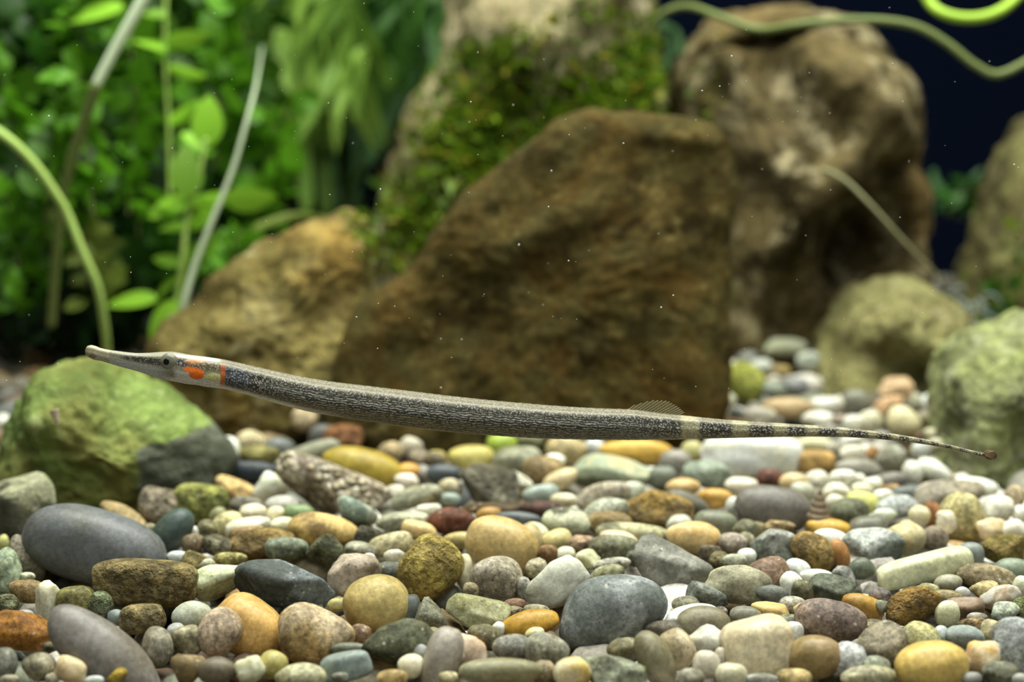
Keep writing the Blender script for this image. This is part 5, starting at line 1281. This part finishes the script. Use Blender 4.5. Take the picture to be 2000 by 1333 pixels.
# mouth lips at the end of the snout
D, T = ico(3)
W = D[:, 0:1]*7*KF*RT + D[:, 1:2]*11*KF*UP + D[:, 2:3]*7.5*KF*FW
link('lips', mesh_tri('lips', W, T), plain('lip', (.42, .38, .27), .4), fish).location = Vector(unp(173.5, 687, FD)-FO)
# fins
def fin_mat(name, col, alpha):
    s = NT(name); p = s.n('BsdfPrincipled'); p.inputs['Base Color'].default_value = (*col, 1); p.inputs['Roughness'].default_value = .4
    t = s.n('BsdfTransparent'); mx = s.n('MixShader'); mx.inputs[0].default_value = alpha
    s.l(t.outputs[0], mx.inputs[1]); s.l(p.outputs[0], mx.inputs[2]); o = s.n('OutputMaterial'); s.l(mx.outputs[0], o.inputs[0]); return s.m
dfin = empty('dorsal_fin', Vector((0, 0, 0))); dfin.parent = fish
nr_ = 15
bases = [(np.interp(k/(nr_-1), [0, 1], [1226, 1322])) for k in range(nr_)]
tips = []
for k, bu_ in enumerate(bases):
    t = k/(nr_-1)
    bv_ = np.interp(bu_, uu, top)+1.5
    ln = np.interp(t, [0, .2, .45, .75, 1], [14, 30, 34, 26, 13])
    tips.append((bu_, bv_, bu_+ln*1.15*np.interp(t, [0, 1], [.86, .92]), bv_-ln*1.15*np.interp(t, [0, .5, 1], [.62, .56, .40])))
Vm, Fm = [], []
for k, (b0, b1, t0, t1) in enumerate(tips):
    for z_ in (1, -1):
        Vm += [unp(b0, b1, FD)+FW*z_*.5*KF-FO, unp((b0*.4+t0*.6), (b1*.4+t1*.6), FD)+FW*z_*.3*KF-FO, unp(b0*.06+t0*.94, b1*.06+t1*.94, FD)+FW*z_*.15*KF-FO]
for k in range(nr_-1):
    a0 = k*6; b0 = a0+6
    for q in (0, 3):
        for r_ in (0, 1):
            Fm.append((a0+q+r_, b0+q+r_, b0+q+r_+1, a0+q+r_+1))
link('membrane', mesh_np('membrane', Vm, Fm), fin_mat('fin_membrane', (.36, .32, .16), .30), dfin)
ray_m = plain('fin_ray', (.36, .32, .18), .4)
for k, (b0, b1, t0, t1) in enumerate(tips):
    P = px_curve([(b0, b1, FD), ((b0+t0)/2+1, (b1+t1)/2, FD), (t0, t1, FD)], 8) - FO
    link('fin_ray', tube_mesh('fin_ray', P, np.linspace(1.1, .45, 8)*KF, 5), ray_m, dfin)
tf = empty('tail_fin', Vector((0, 0, 0))); tf.parent = fish
D, T = ico(3)
W = D[:, 0:1]*14*KF*RT + D[:, 1:2]*9.5*KF*UP + D[:, 2:3]*3*KF*FW
tilt = Matrix.Rotation(math.radians(14), 3, Vector((0, 1, 0)))
m_tail = plain('tail_fin_skin', (.10, .065, .03), .45)
link('fan', mesh_tri('fan', W@np.array(tilt).T, T), m_tail, tf).location = Vector(unp(1934, 889, FD)-FO)
for k in range(7):
    e = (k-3)/3
    P = px_curve([(1922, 888+e*2, FD), (1936, 889.5+e*6, FD-.0002), (1946-abs(e)*3, 890.5+e*8, FD)], 8) - FO
    link('fin_ray', tube_mesh('fin_ray', P, np.linspace(2.0, 1.0, 8)*KF, 6), plain('tail_ray', (.20, .14, .07), .4) if k == 0 else bpy.data.materials['tail_ray'], tf)

# ---------------------------------------------------------------- drifting specks in the water
rg = np.random.default_rng(21)
D, T = ico(1); VV, TT = [], []; off = 0
for _ in range(170):
    u, v, d = rg.uniform(-20, 2020), rg.uniform(0, 760), rg.uniform(.24, .275)
    r = rg.choice([.7, .9, 1.2, 1.8], p=[.45, .3, .17, .08])*d/F
    VV.append(D*r*np.array([1, 1, rg.uniform(.6, 1.4)]) + unp(u, v, d)); TT.append(T+off); off += len(D)
o = link('drifting_specks', mesh_tri('drifting_specks', np.concatenate(VV), np.concatenate(TT)), plain('speck', (.7, .72, .68), .6), kind='stuff')
o['label'] = 'tiny pale specks drifting in the water'
